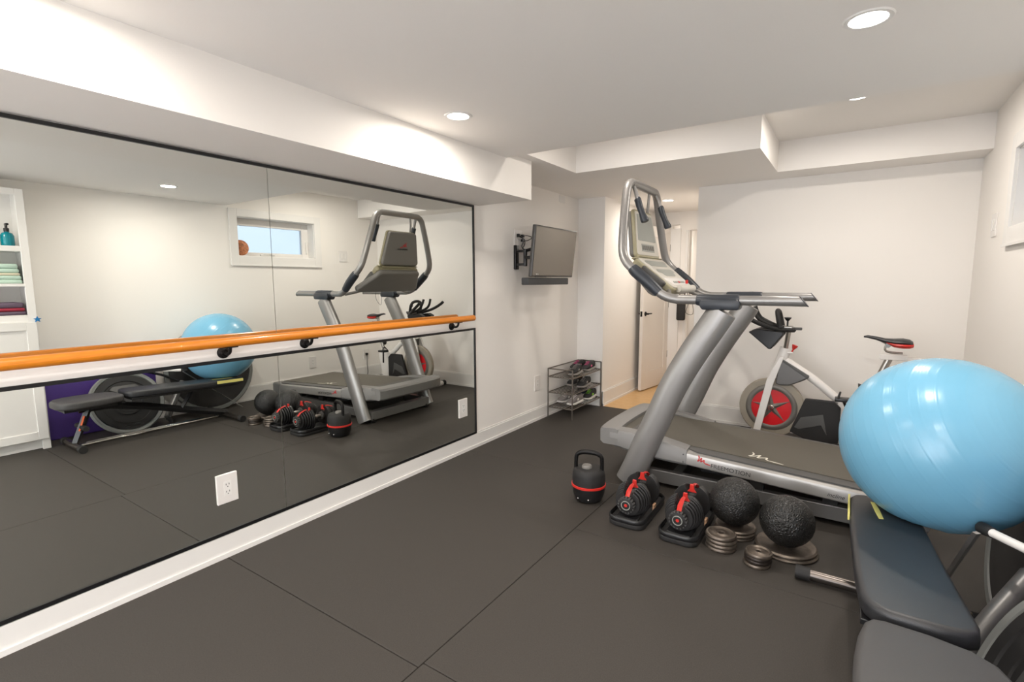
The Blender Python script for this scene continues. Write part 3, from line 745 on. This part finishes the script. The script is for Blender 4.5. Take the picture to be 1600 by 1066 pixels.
q.obj('ball_shell', 'ball', ball, ang=180)
vd = (am.to_3x3() @ Vector((0, 0, 1)))
vd = Vector((.93, -.25, .10)).normalized()
vm = vd.to_track_quat('Z', 'Y').to_matrix().to_4x4()
MB().lathe([(0, .004), (.008, .004), (.012, .002), (.020, -.001), (.022, -.008)], mtx=vm, c=(bx+vd.x*brr, by_+vd.y*brr, bz+vd.z*brz), n=18).obj('valve_plug', 'blk', ball)

# ================================================================== BENCH
N = thing('weight_bench', (2.56, 1.9, 0), 'black padded adjustable weight bench beside the camera', 'bench')
def seatpad(poly, z0, z1, m, name, tilt=0):
    q = MB().slab(poly, z0, z1, .018, seg=5)
    if tilt: tiltq(q)
    return q.obj(name, m, N, ang=60)
def tiltq(q):
    for v in q.bm.verts: v.co.z -= (v.co.y-1.6)*.028; v.co.y = 1.6+(v.co.y-1.6)*1.045
    return q
bp_ = seatpad([(2.436, 1.66), (2.446, 1.625), (2.468, 1.600), (2.50, 1.585), (2.60, 1.583), (2.655, 1.592), (2.685, 1.612), (2.69, 1.65), (2.675, 1.80), (2.652, 2.05), (2.635, 2.30), (2.632, 2.42), (2.618, 2.462), (2.58, 2.48), (2.46, 2.48), (2.425, 2.465), (2.410, 2.43), (2.408, 2.30), (2.415, 2.05), (2.425, 1.80)], .348, .404, 'leather', 'back_pad', 1)
seatpad([(2.421, 1.30), (2.425, 1.22), (2.46, 1.17), (2.52, 1.15), (2.64, 1.15), (2.70, 1.18), (2.740, 1.25), (2.746, 1.36), (2.734, 1.45), (2.706, 1.52), (2.66, 1.555), (2.58, 1.572), (2.49, 1.576), (2.462, 1.568), (2.446, 1.545), (2.432, 1.48), (2.424, 1.40)], .330, .388, 'leather2', 'seat_pad')
tiltq(MB().box(2.4035, 2.4100, 2.235, 2.460, .374, .400, bev=.001)).obj('edge_tape', 'yellow', bp_, label='strip of yellow tape on the pad edge')
tiltq(MB().slab([(2.478, 2.40), (2.492, 2.40), (2.505, 2.33), (2.515, 2.24), (2.500, 2.235), (2.490, 2.30)], .4040, .4052, .0005)).obj('torn_tape', 'yellow', bp_, label='torn scrap of yellow tape')
tiltq(MB().box(2.44, 2.62, 1.61, 2.42, .332, .348, bev=.002)).obj('pad_board', 'blk', N)
MB().box(2.46, 2.68, 1.19, 1.52, .310, .328, bev=.002).obj('seat_board', 'blk', N)
MB().tube([(2.56, 2.40, .045), (2.56, 2.1, .13), (2.56, 1.75, .24), (2.56, 1.50, .30), (2.56, 1.30, .305)], .030, .024, n=4, axis=(1, 0, 0)).obj('main_beam', 'blk', N)
MB().tube([(2.56, 1.26, .045), (2.56, 1.36, .30)], .024, n=4, axis=(1, 0, 0)).obj('rear_post', 'blk', N)
MB().tube([(2.560, 1.288, .14), (2.560, 1.328, .25)], .008, .028, n=4, axis=(1, 0, 0)).obj('warning_label', 'orange', N, label='orange sticker strip')
MB().tube([(2.56, 2.02, .17), (2.56, 2.12, .318)], .018, n=4, axis=(1, 0, 0)).obj('support_strut', 'blk', N)
for yy, x0, x1 in ((2.385, 2.235, 2.86), (1.255, 2.37, 2.80)):
    fb = MB().tube([(x0+.05, yy, .030), (x1-.05, yy, .030)], .0235, n=16).obj('foot_bar', 'gunmetal', N)
    for xa, xb in ((x0, x0+.055), (x1-.055, x1)):
        MB().tube([(xa, yy, .030), (xb, yy, .030)], .0285, n=16).obj('foot_cap', 'blkm', fb)
MB().tube([(2.46, 1.31, .165), (2.66, 1.31, .165)], .020, n=14).obj('leg_roller', 'blkm', N)
MB().lathe([(0, -.13), (.012, -.13), (.012, .13), (0, .13)], c=(2.58, 1.56, .33), axis='x', n=12).obj('hinge_bolt', 'blk', N)
MB().lathe([(0, 0), (.007, 0), (.007, .012), (0, .014)], c=(2.638, 2.15, .325), axis='x', n=10).obj('side_bolt', 'chrome', N)

# ================================================================== DUMBBELLS
def make_dumbbell():
    t = thing('adjustable_dumbbell', (0, 0, 0), 'x', 'dumbbell', 'adjustable dumbbells', local=True)
    # axis along +y (0..0.43), tray on floor
    tr_ = rpoly(-.098, .098, 0, .43, .055, 6)
    q = MB().slab(tr_, 0, .030, .008, seg=3)
    _lp(q, 'tray', 'blkm', t)
    # raised tray lip
    P = [Vector((x*.97, .215+(y-.215)*.985, .038)) for x, y in tr_]
    lip = _lp(MB().tube(P, .0055, .014, n=8, closed=True, axis=(0, 0, 1)), 'tray_lip', 'blk', t)
    for ys in (.10, .33):
        for x in (-.075, .075):
            pass
    _lp(MB().box(-.060, .060, .03, .40, .028, .045, bev=.006), 'cradle', 'blk', t)
    zc = .116
    for side in (0, 1):
        G = (lambda y: y) if side == 0 else (lambda y: .43-y)
        for i, r_ in enumerate([.066, .074, .081, .087, .092, .095]):
            yc_ = G(.054+i*.0175); t2 = .0045 if i < 5 else .009
            a0 = math.radians(24)
            outer = [(r_*math.sin(a), r_*math.cos(a)) for a in [a0+(2*PI-2*a0)*k/26 for k in range(27)]]
            poly = [(x, zc+z*.98) for x, z in outer]+[(-.018, zc+.036), (.018, zc+.036)]
            _lp(MB().prism(poly, yc_-t2, yc_+t2, 'xz', bev=.0022), 'weight_disc', 'blksheen', t)
        _lp(MB().lathe([(.030, -.050), (.034, -.045), (.034, .05), (.030, .055)], c=(0, G(.10), zc), axis='y', n=20), 'disc_core', 'blkm', t)
        # selector dial
        y0 = G(.018); y1 = G(.046)
        prof_ = [(0, 0), (.034, 0), (.040, .004), (.041, .024), (.030, .028), (0, .028)]
        s_ = 1 if side == 0 else -1
        d_ = _lp(MB().lathe(prof_, c=(0, y0, zc), axis='y', n=30, mtx=Matrix.Diagonal((1, s_, 1, 1))), 'selector_dial', 'blkm', t)
        teeth = MB()
        for k in range(16):
            a_ = 2*PI*k/16
            teeth.box(-.004, .004, -.011, .011, -.003, .003, mtx=Matrix.Translation((.041*math.cos(a_), y0+s_*.013, zc+.041*math.sin(a_))) @ Matrix.Rotation(PI/2-a_, 4, 'Y'))
        _lp(teeth, 'dial_teeth', 'pad_dark', d_)
        _lp(MB().lathe([(.021, 0), (.021, -.003), (.0245, -.003), (.0245, 0)], c=(0, y0, zc), axis='y', n=24, mtx=Matrix.Diagonal((1, s_, 1, 1))), 'dial_ring', 'facegrey', d_)
        _lp(MB().lathe([(0, -.002), (.008, -.002), (.009, 0)], c=(0, y0, zc), axis='y', n=6, mtx=Matrix.Diagonal((1, s_, 1, 1))), 'dial_emblem', 'red', d_)
        # red indicator bridge lying in the notch of the discs
        _lp(MB().tube([(0, G(.040), zc+.040), (0, G(.060), zc+.062), (0, G(.100), zc+.078), (0, G(.122), zc+.080)], [.011, .012, .010, .009], .006, n=4, axis=(0, 0, 1)), 'red_bridge', 'red', t, label='red indicator bridge')
        _lp(MB().prism([(-.024, zc+.052), (.024, zc+.052), (.012, zc+.068), (.010, zc+.094), (-.010, zc+.094), (-.012, zc+.068)], min(G(.146), G(.156)), max(G(.146), G(.156)), 'xz', bev=.002), 'red_clip', 'red', t, label='red clip above the discs')
        _lp(MB().lathe([(0, 0), (.034, 0), (.036, .004), (.036, .014), (.026, .018), (0, .018)], c=(0, G(.158), zc), axis='y', n=24, mtx=Matrix.Diagonal((1, s_, 1, 1))), 'inner_collar', 'pad_dark', t)
    _lp(MB().tube([(0, .165, zc), (0, .19, zc), (0, .215, zc), (0, .24, zc), (0, .265, zc)], [.014, .0165, .018, .0165, .014], n=16, smooth=3), 'handle', 'steel', t)
    _lp(MB().box(.084, .096, .20, .235, .030, .072, bev=.003), 'tray_tab', 'copper', t, label='tan tab on the tray side')
    return t
db = make_dumbbell()
db.location = (1.455, 2.392, 0); db.rotation_euler = (0, 0, .02); db['label'] = 'black adjustable dumbbell with red bridge in its tray, beside the kettlebell'
dup(db, (1.726, 2.372, 0), 'black adjustable dumbbell with red bridge in its tray, beside the weight plates', rotz=.0)

# ================================================================== KETTLEBELL
K = thing('kettlebell', (1.148, 2.615, 0), 'black adjustable kettlebell with a red band', 'kettlebell')
kx, ky = 1.148, 2.615
MB().lathe([(0, .004), (.070, .004), (.080, .012), (.092, .050), (.096, .085), (.096, .092)], c=(kx, ky, 0), n=36).obj('base', 'blk', K)
MB().lathe([(.095, .088), (.100, .090), (.100, .101), (.095, .103)], c=(kx, ky, 0), n=40).obj('red_band', 'red', K, label='bright red band')
MB().lathe([(.095, .100), (.096, .130), (.094, .160), (.088, .182), (.076, .193), (0, .195)], c=(kx, ky, 0), n=36).obj('body', 'blkm', K)
kd = Vector((math.cos(.25), math.sin(.25), 0))
hp = [Vector((kx, ky, 0))+kd*u+Vector((0, 0, z)) for u, z in ((-.076, .18), (-.076, .235), (-.070, .266), (-.042, .283), (0, .287), (.042, .283), (.070, .266), (.076, .235), (.076, .18))]
MB().tube(hp, [.0115, .0115, .0125, .0145, .0155, .0145, .0125, .0115, .0115], n=14, smooth=4).obj('handle', 'iron', K)
MB().lathe([(0, .190), (.030, .190), (.030, .204), (.024, .212), (0, .214)], c=(kx-.008, ky-.01, 0), n=20).obj('dial', 'backgrey', K)
for a_ in (-1.9, -1.15):
    MB().ell((kx+.086*math.cos(a_), ky+.086*math.sin(a_), .030), .005, n=8, m=5).obj('rivet', 'chrome', K)

# ================================================================== PLATES AND SLAM BALLS
def make_plate(r, th, m):
    prof_ = [(r*.16, 0), (r*.16, th*.85), (r*.30, th), (r*.42, th*.72), (r*.72, th*.66), (r*.84, th), (r*.95, th*.95), (r, th*.6), (r, th*.35), (r*.96, th*.05), (r*.8, 0), (r*.16, 0)]
    me_o = MB().lathe(prof_, n=40)
    return me_o.obj('weight_plate', m, ang=40)
def stack(x, y, r, th, mats_, label, first='weight_plate', jitter=.004):
    base = {}
    out = []
    for i, m in enumerate(mats_):
        if m not in base: o = base[m] = make_plate(r, th, m)
        else:
            o = base[m].copy(); COL.objects.link(o)
        o.location = (x+random.uniform(-jitter, jitter), y+random.uniform(-jitter, jitter), i*th)
        pos = {0: 'bottom', len(mats_)-1: 'top'}.get(i, ['', 'second', 'third', 'fourth'][i] if i < 4 else 'upper')
        tag(o, f'{pos} {label}', 'weight plate', 'cast iron weight plates')
        out.append(o)
    return out
stack(1.915, 2.475, .070, .0185, ['iron_plate']*4, 'plate of the four-high grey iron stack in front of the left slam ball')
stack(1.945, 2.655, .098, .0165, ['iron_plate']*3, 'plate of the wider iron stack under the left slam ball')
stack(2.083, 2.410, .057, .0165, ['iron_plate', 'iron_plate_dark', 'iron_plate_dark', 'iron_plate'], 'plate of the smallest iron stack, nearest the camera')
stack(2.178, 2.612, .132, .0185, ['iron_plate']*2, 'plate of the two large iron plates under the right slam ball')
def slam(x, y, z, r, label):
    q = MB().ell((0, 0, 0), r, n=48, m=30)
    o = q.obj('slam_ball', 'slam', ang=180); o.location = (x, y, z)
    o.rotation_euler = (.4, .2, x*3)
    tag(o, label, 'slam ball', 'textured slam balls')
slam(1.934, 2.655, .0495+.118, .118, 'black textured slam ball on the three-plate stack')
slam(2.175, 2.594, .037+.117, .117, 'black textured slam ball on the two large plates, by the bench')

# ================================================================== TELEVISION
TV = thing('television', (.14, 3.62, 1.5), 'small flat television on a black swing-arm bracket', 'television')
tm = Matrix.Translation((.257, 3.803, 1.514)) @ Matrix.Rotation(.105, 4, 'Y')
tvb = MB().box(-.030, 0, -.355, .355, -.205, .205, bev=.006, mtx=tm).obj('housing', 'tvframe', TV)
MB().box(.0, .002, -.343, .343, -.190, .193, mtx=tm).obj('screen_panel', 'tv', tvb)
MB().box(-.05, -.028, -.2, .2, -.15, .10, bev=.01, mtx=tm).obj('back_shell', 'blkm', tvb)
MB().box(-.001, .004, -.30, -.12, -.206, -.197, bev=.001, mtx=tm).obj('control_strip', 'blk', tvb)
for yy in (-.285, -.26):
    MB().ell(tm @ Vector((.003, yy, -.182)), .0045, n=8, m=5).obj('indicator', 'white', tvb)
arm = MB()
arm.box(0, .022, 3.548, 3.602, 1.375, 1.575, bev=.004)
arm.box(.022, .10, 3.555, 3.585, 1.515, 1.535, bev=.003).box(.022, .10, 3.555, 3.585, 1.405, 1.425, bev=.003)
arm.tube([(.10, 3.575, 1.40), (.10, 3.575, 1.54)], .016, n=12)
arm.tube([(.10, 3.575, 1.525), (.16, 3.66, 1.555), (.205, 3.74, 1.565)], .013, n=8, smooth=3)
arm.box(.09, .20, 3.56, 3.70, 1.46, 1.485, bev=.003)
arm.box(.19, .21, 3.68, 3.92, 1.40, 1.62, bev=.004)
arm.obj('wall_bracket', 'blk', TV)
tag(MB().box(.155, .225, 3.425, 4.105, 1.247, 1.305, bev=.008).obj('soundbar', 'speaker'), 'dark grey soundbar hung under the television', 'speaker')
cb = MB()
cb.tube([(.012, 3.60, 1.655), (.05, 3.60, 1.64), (.06, 3.605, 1.60), (.05, 3.60, 1.56), (.08, 3.63, 1.525)], .005, n=6, smooth=5)
cb.tube([(.012, 3.61, 1.650), (.06, 3.62, 1.625), (.07, 3.61, 1.58), (.06, 3.59, 1.545)], .004, n=6, smooth=5)
cb.tube([(.012, 3.66, 1.655), (.04, 3.70, 1.66), (.05, 3.76, 1.648), (.04, 3.70, 1.62), (.012, 3.66, 1.618)], .0035, n=6, smooth=6)
cb.box(.008, .03, 3.645, 3.675, 1.645, 1.668, bev=.003).box(.008, .03, 3.645, 3.675, 1.608, 1.630, bev=.003).box(.008, .03, 3.585, 3.61, 1.645, 1.67, bev=.003)
tag(cb.obj('television_cables', 'blk'), 'black cables looping from the wall plate behind the television', 'cable')

# ================================================================== SHOE RACK AND SHOES
Rk = thing('shoe_rack', (.15, 4.4, 0), 'three-shelf bronze wire shoe rack in the corner', 'shoe rack')
RX0, RX1, RY0, RY1 = .030, .285, 4.085, 4.715
for x in (RX0, RX1):
    for y_ in (RY0, RY1):
        MB().tube([(x, y_, 0), (x, y_, .462)], .0065, n=10).obj('post', 'rackmetal', Rk)
MB().tube([(RX1, RY1, .462), (RX0, RY1, .462), (RX0, RY0, .462), (RX1, RY0, .462)], .006, n=8).obj('top_rail', 'rackmetal', Rk)
SHZ = (.095, .235, .385)
for z in SHZ:
    sh = MB().tube([(RX0, RY0, z), (RX1, RY0, z), (RX1, RY1, z), (RX0, RY1, z)], .006, n=8, closed=True, axis=(0, 0, 1)).obj('shelf', 'rackmetal', Rk)
    wi = MB()
    for i in range(1, 9):
        x = RX0+(RX1-RX0)*i/9; wi.tube([(x, RY0, z), (x, RY1, z)], .003, n=6)
    wi.obj('shelf_wires', 'rackmetal', sh)
def make_shoe(upper, sole, accent, L=.265):
    t = thing('shoe', (0, 0, 0), 'x', 'shoe', 'sports shoes on the rack', local=True)
    def ring(u, w_, zt, zb, n=14):
        out = []
        for k in range(n):
            a_ = 2*PI*k/n; c_, s_ = math.cos(a_), math.sin(a_)
            out.append(Vector((w_*math.copysign(abs(c_)**.7, c_), u, (zt+zb)/2+(zt-zb)/2*math.copysign(abs(s_)**.8, s_))))
        return out
    so = MB().grid([ring(-L/2+.002, .018, .030, .010), ring(-L/2+.02, .034, .030, .004), ring(-.05, .038, .026, 0), ring(.0, .036, .024, 0), ring(.05, .044, .024, 0), ring(.09, .042, .026, .004), ring(L/2-.012, .028, .030, .012), ring(L/2, .012, .032, .018)])
    so.flat = False; _lp(so, 'sole', sole, t)
    up = MB().grid([ring(-L/2+.008, .014, .080, .026), ring(-L/2+.02, .028, .088, .022), ring(-.06, .032, .086, .022), ring(-.02, .033, .088, .022), ring(.02, .036, .076, .022), ring(.06, .039, .060, .022), ring(.095, .034, .048, .024), ring(L/2-.008, .016, .036, .026)])
    up.flat = False; u_ = _lp(up, 'upper', upper, t)
    _lp(MB().ell((0, -.062, .087), .022, .042, .006, n=16, m=6), 'collar_opening', 'blk', t)
    la = MB()
    for i in range(4):
        y_ = .0+i*.018; la.tube([(-.018, y_, .084-i*.007), (0, y_+.004, .090-i*.008), (.018, y_, .084-i*.007)], .0022, n=5, smooth=2)
    _lp(la, 'laces', accent, t)
    _lp(MB().ell((-.034, .0, .048), .004, .022, .012, n=12, m=6).ell((.034, .0, .048), .004, .022, .012, n=12, m=6), 'side_accent', accent, t)
    return t
s1 = make_shoe('greyshoe', 'sole', 'sole'); s2 = make_shoe('blkshoe', 'sole', 'lime'); s3 = make_shoe('navyshoe', 'sole', 'navyshoe')
s4 = make_shoe('blkshoe', 'greysole', 'pink'); s5 = make_shoe('blkshoe', 'greysole', 'greysole')
def put(s_, x, y_, z, rz, label):
    s_.location = (x, y_, z+.006); s_.rotation_euler = (0, 0, rz); s_['label'] = label; s_['_used'] = 1
put(s1, .085, 4.345, SHZ[0], PI-.10, 'grey running shoe with white sole on the bottom shelf, nearest the wall')
dup(s1, (.205, 4.30, SHZ[0]+.006), 'grey knit running shoe with white sole on the bottom shelf, front left', rotz=PI-.05)
put(s2, .225, 4.585, SHZ[0], PI+.06, 'black shoe with lime accent and white sole on the bottom shelf')
put(s3, .11, 4.60, SHZ[0], PI+.0, 'dark blue shoe at the back of the bottom shelf')
put(s5, .215, 4.47, SHZ[1], PI+.05, 'black shoe with grey sole on the middle shelf, front')
dup(s5, (.10, 4.50, SHZ[1]+.006), 'black shoe with grey sole on the middle shelf, nearest the wall', rotz=PI-.05)
put(s4, .215, 4.565, SHZ[2], PI+.03, 'black shoe with pink accents on the top shelf, far front corner')
dup(s4, (.10, 4.56, SHZ[2]+.006), 'black shoe with pink accents on the top shelf, against the wall', rotz=PI-.06)
dup(s5, (.215, 4.285, SHZ[2]+.006), 'black shoe with grey sole on the top shelf of the rack, nearest the camera', rotz=PI+.12)
for o in bpy.data.objects:
    if '_used' in o: del o['_used']

# ================================================================== THINGS BY THE RIGHT WALL (seen in the mirror)
# cabinet
CX, CY0, CY1, CZ = 2.775, .28, 1.170, 1.965
Cb = thing('storage_cabinet', (2.9, .7, 0), 'tall white cabinet with open shelves above panelled doors', 'cabinet')
MB().box(CX+.02, W, CY1-.02, CY1, 0, CZ).box(CX+.02, W, CY0, CY0+.02, 0, CZ).box(CX+.02, W, CY0+.02, CY1-.02, CZ-.02, CZ).box(W-.012, W, CY0+.02, CY1-.02, .08, CZ-.02).box(CX+.02, W-.012, CY0+.02, CY1-.02, .075, .095).obj('carcass', 'trim', Cb)
MB().box(CX, CX+.02, CY1-.048, CY1, 0, CZ, bev=.002).box(CX, CX+.02, CY0, CY0+.048, 0, CZ, bev=.002).box(CX, CX+.02, CY0+.048, CY1-.048, CZ-.045, CZ, bev=.002).box(CX, CX+.02, CY0+.048, CY1-.048, .985, 1.040, bev=.002).obj('face_frame', 'trim', Cb)
for z0, z1 in ((1.018, 1.040), (1.252, 1.274), (1.510, 1.550)):
    MB().box(CX+.001, W-.012, CY0+.02, CY1-.02, z0, z1, bev=.0015).obj('shelf', 'trim', Cb)
MB().box(CX+.05, CX+.06, CY0+.02, CY1-.02, 0, .08).obj('toe_kick', 'trim', Cb)
for a_, b_ in ((CY0+.004, .722), (.727, CY1-.010)):
    d_ = MB().box(CX-.010, CX, a_, b_, .085, .985).obj('cabinet_door', 'trim', Cb)
    MB().box(CX-.019, CX-.010, a_, a_+.06, .085, .985, bev=.0015).box(CX-.019, CX-.010, b_-.06, b_, .085, .985, bev=.0015).box(CX-.019, CX-.010, a_+.06, b_-.06, .085, .145, bev=.0015).box(CX-.019, CX-.010, a_+.06, b_-.06, .925, .985, bev=.0015).obj('door_rails', 'trim', d_)
    yk = b_-.03 if a_ < .5 else a_+.03
    MB().lathe([(0, 0), (.006, 0), (.006, .012), (.013, .02), (.010, .026), (0, .027)], c=(CX-.019, yk, .90), axis='x', n=14, mtx=Matrix.Diagonal((-1, 1, 1, 1))).obj('knob', 'steel', d_)
st = [((.026 if i % 2 == 0 else .011)*math.cos(PI/2+i*PI/5), (.026 if i % 2 == 0 else .011)*math.sin(PI/2+i*PI/5)) for i in range(10)]
tag(MB().prism([(1.168+a_, 1.005+b_) for a_, b_ in st], CX-.010, CX-.0195, 'yz', bev=.001).obj('star_ornament', 'starblue'), 'small blue star stuck on the cabinet corner', 'ornament')
b1 = thing('pump_bottle', (2.86, 1.075, 1.55), 'teal pump bottle on the top shelf of the cabinet', 'bottle')
MB().lathe([(0, 0), (.036, 0), (.039, .01), (.039, .075), (.030, .095), (.013, .102), (.013, .110)], c=(2.86, 1.075, 1.55), n=24).obj('body', 'teal', b1)
MB().lathe([(0, .105), (.016, .105), (.016, .13), (.008, .134), (.008, .155), (0, .155)], c=(2.86, 1.075, 1.55), n=16).box(2.82, 2.87, 1.066, 1.084, 1.70, 1.715, bev=.004).obj('pump', 'blk', b1)
b2 = thing('glass_jar', (2.86, .96, 1.55), 'green glass jar beside the teal pump bottle', 'jar')
MB().lathe([(0, 0), (.040, 0), (.042, .01), (.042, .12), (.034, .13), (.034, .14)], c=(2.86, .96, 1.55), n=24).obj('body', mat('green glass', (.20, .36, .22), .12), b2)
MB().lathe([(0, .14), (.037, .14), (.037, .155), (0, .157)], c=(2.86, .96, 1.55), n=24).obj('lid', 'steel', b2)
def cloth(x0, x1, y0, y1, z0, z1, m, label, name='folded_towel', cat='towel', g='folded cloths in the cabinet'):
    tag(MB().slab(rpoly(x0, x1, y0, y1, .02, 4), z0, z1, min(.012, (z1-z0)*.45), seg=3).obj(name, m), label, cat, g)
for i, (m_, h_, lb) in enumerate((('mint', .030, 'lowest mint towel of the folded pile on middle cabinet shelf'), ('mint', .030, 'mint towel just below the cream one'), ('cream', .018, 'cream towel in the middle of the mint pile'), ('mint', .032, 'mint towel just above the cream one'), ('mint', .035, 'topmost mint towel of the folded pile'))):
    z_ = 1.274+[0, .030, .060, .078, .110][i]
    cloth(2.80, 3.02, .72+.006*i, 1.125-.005*i, z_, z_+h_, m_, lb)
for i, (m_, h_, lb) in enumerate((('plum', .028, 'plum yoga mat folded at the bottom of the lowest open shelf'), ('crimson', .026, 'crimson yoga mat folded between two plum ones'), ('plum', .040, 'plum yoga mat folded on top of the crimson one'))):
    z_ = 1.040+[0, .028, .054][i]
    cloth(2.80, 3.02, .60, 1.125-.006*i, z_, z_+h_, m_, lb, 'folded_mat', 'mat', 'folded mats in the cabinet')
tag(MB().ell((2.85, 1.08, 1.094+.0195), .03, .028, .018, n=16, m=8).obj('small_pouch', 'orange'), 'orange pouch on the folded mats in the cabinet', 'pouch')
# purple mat against the wall
pm = MB()
for i in range(3):
    pm.slab(rpoly(1.215, 2.00, .002, .70, .02, 3), 0, .016, .006, mtx=frame_mtx((2.990+i*.018, 0, 0), (0, 1, 0), (0, 0, 1)))
tag(pm.obj('folding_mat', 'purple'), 'purple folding mat standing against the wall beside the cabinet', 'mat')
# balance trainer
bt = thing('balance_trainer', (2.84, 1.72, 0), 'black round balance trainer with grey rim, on edge behind the bench', 'balance trainer')
bmx2 = frame_mtx((2.805, 1.700, .252), (0, -1, 0), (.42, 0, 1)) @ Matrix.Scale(.92, 4)      # local z points to -x (room side)
MB().lathe([(.255, -.012), (.270, .014), (.292, .020), (.302, .008), (.302, -.012), (.285, -.020)], mtx=bmx2, n=56).obj('rim', 'rimlight', bt)
pf = MB().lathe([(0, .004), (.10, .004), (.105, .010), (.12, .010), (.125, .002), (.20, .002), (.205, .010), (.26, .012)], mtx=bmx2, n=48).obj('platform', 'blkm', bt)
MB().slab([(-.12, .13), (-.09, .16), (.09, .16), (.12, .13), (.05, .09), (.03, .0), (.022, -.05), (-.022, -.05), (-.03, .0), (-.05, .09)], .006, .020, .004, mtx=bmx2).obj('moulded_rib', 'pad_dark', pf)
MB().box(-.06, .06, -.235, -.215, .010, .018, bev=.003, mtx=bmx2).obj('hand_slot', 'blk', pf)
MB().lathe([(.285, -.014), (.27, -.035), (.22, -.06), (.12, -.08), (0, -.085)], mtx=bmx2, n=48).obj('dome', 'pad_dark', bt)
# rebounder
rb = thing('mini_trampoline', (2.98, 2.44, 0), 'round mini trampoline with black mat leaning behind the blue ball', 'trampoline')
rmx = frame_mtx((2.950, 2.47, .415), (0, -1, 0), (.16, 0, 1))
MB().lathe([(.375, -.010), (.385, .010), (.410, .012), (.420, .004), (.420, -.010), (.40, -.014)], mtx=rmx, n=64).obj('rim', 'rimlight', rb)
MB().lathe([(0, 0), (.33, 0), (.34, .004), (.38, .004)], mtx=rmx, n=56).obj('jumping_mat', 'mesh', rb)
# chrome bars on the floor
cbm = MB().tube([(2.580, 1.30, .016), (2.588, 1.55, .016), (2.570, 1.68, .016), (2.592, 1.80, .016), (2.585, 1.95, .016), (2.585, 2.33, .016)], .0125, n=12, smooth=5)
tag(cbm.obj('curl_bar', 'chrome'), 'bent chrome curl bar on the floor under the bench', 'barbell')
tag(MB().tube([(2.625, 1.34, .014), (2.63, 2.22, .014)], .0125, n=12).obj('barbell_rod', 'chrome'), 'straight chrome bar on the floor behind the bent bar', 'barbell')
# folded exercise frame between bench and wall
ef = thing('folded_exerciser', (2.84, 2.05, 0), 'folded grey tubular frame with a white bar, right of the bench', 'exercise frame')
MB().tube([(2.70, 1.955, .075), (2.765, 2.035, .18), (2.86, 2.141, .296), (2.895, 2.180, .339)], .028, n=16, smooth=3).obj('main_tube', 'beam', ef)
MB().tube([(2.69, 1.99, .03), (2.70, 1.955, .075)], .022, n=12).obj('tube_foot', 'blkm', ef)
MB().tube([(2.780, 2.142, .468), (2.848, 2.01, .482), (2.955, 1.79, .508)], .0135, n=14).obj('white_bar', 'white', ef)
MB().tube([(2.765, 2.175, .464), (2.770, 2.165, .465), (2.786, 2.130, .4695)], [.0185, .020, .017], n=14).obj('bar_grip', 'blkm', ef)
MB().tube([(2.955, 1.79, .515), (2.93, 2.02, .43), (2.895, 2.17, .34)], .012, n=10, smooth=3).obj('bar_link', 'blk', ef)
MB().tube([(2.755, 2.66, .012), (2.748, 2.13, .46)], .005, .011, n=4, axis=(1, 0, 0)).obj('flat_strut', 'alu', ef)
# dish in the window corner
ds = thing('decorative_dish', (W+.06, 2.92, wz0+.006), 'patterned terracotta dish leaning in the window corner', 'dish')
dmx = frame_mtx((W+.062, 2.93, wz0+.088), (-.75, .66, 0), (-.1, -.15, 1))
MB().lathe([(0, 0), (.05, .003), (.080, .014), (.083, .016), (.080, .020), (.05, .008), (0, .005)], mtx=dmx, n=32).obj('dish_body', 'terracotta', ds)
# bag hanging in the doorway beyond
bag = thing('hanging_bag', (.62, 6.2, 1.0), 'dark bag hanging beyond the hallway door', 'bag')
MB().slab(rpoly(.60, .70, .80, 1.04, .02, 3), 0, .05, .015, mtx=frame_mtx((0, 6.24, 0), (1, 0, 0), (0, 0, 1))).obj('body', 'blkm', bag)
MB().tube([(.62, 6.22, 1.03), (.63, 6.235, 1.14), (.66, 6.24, 1.18), (.68, 6.235, 1.14), (.69, 6.22, 1.03)], .006, n=6, smooth=4).obj('strap', 'bronze', bag)

for o in bpy.data.objects:
    if '_local' in o: del o['_local']
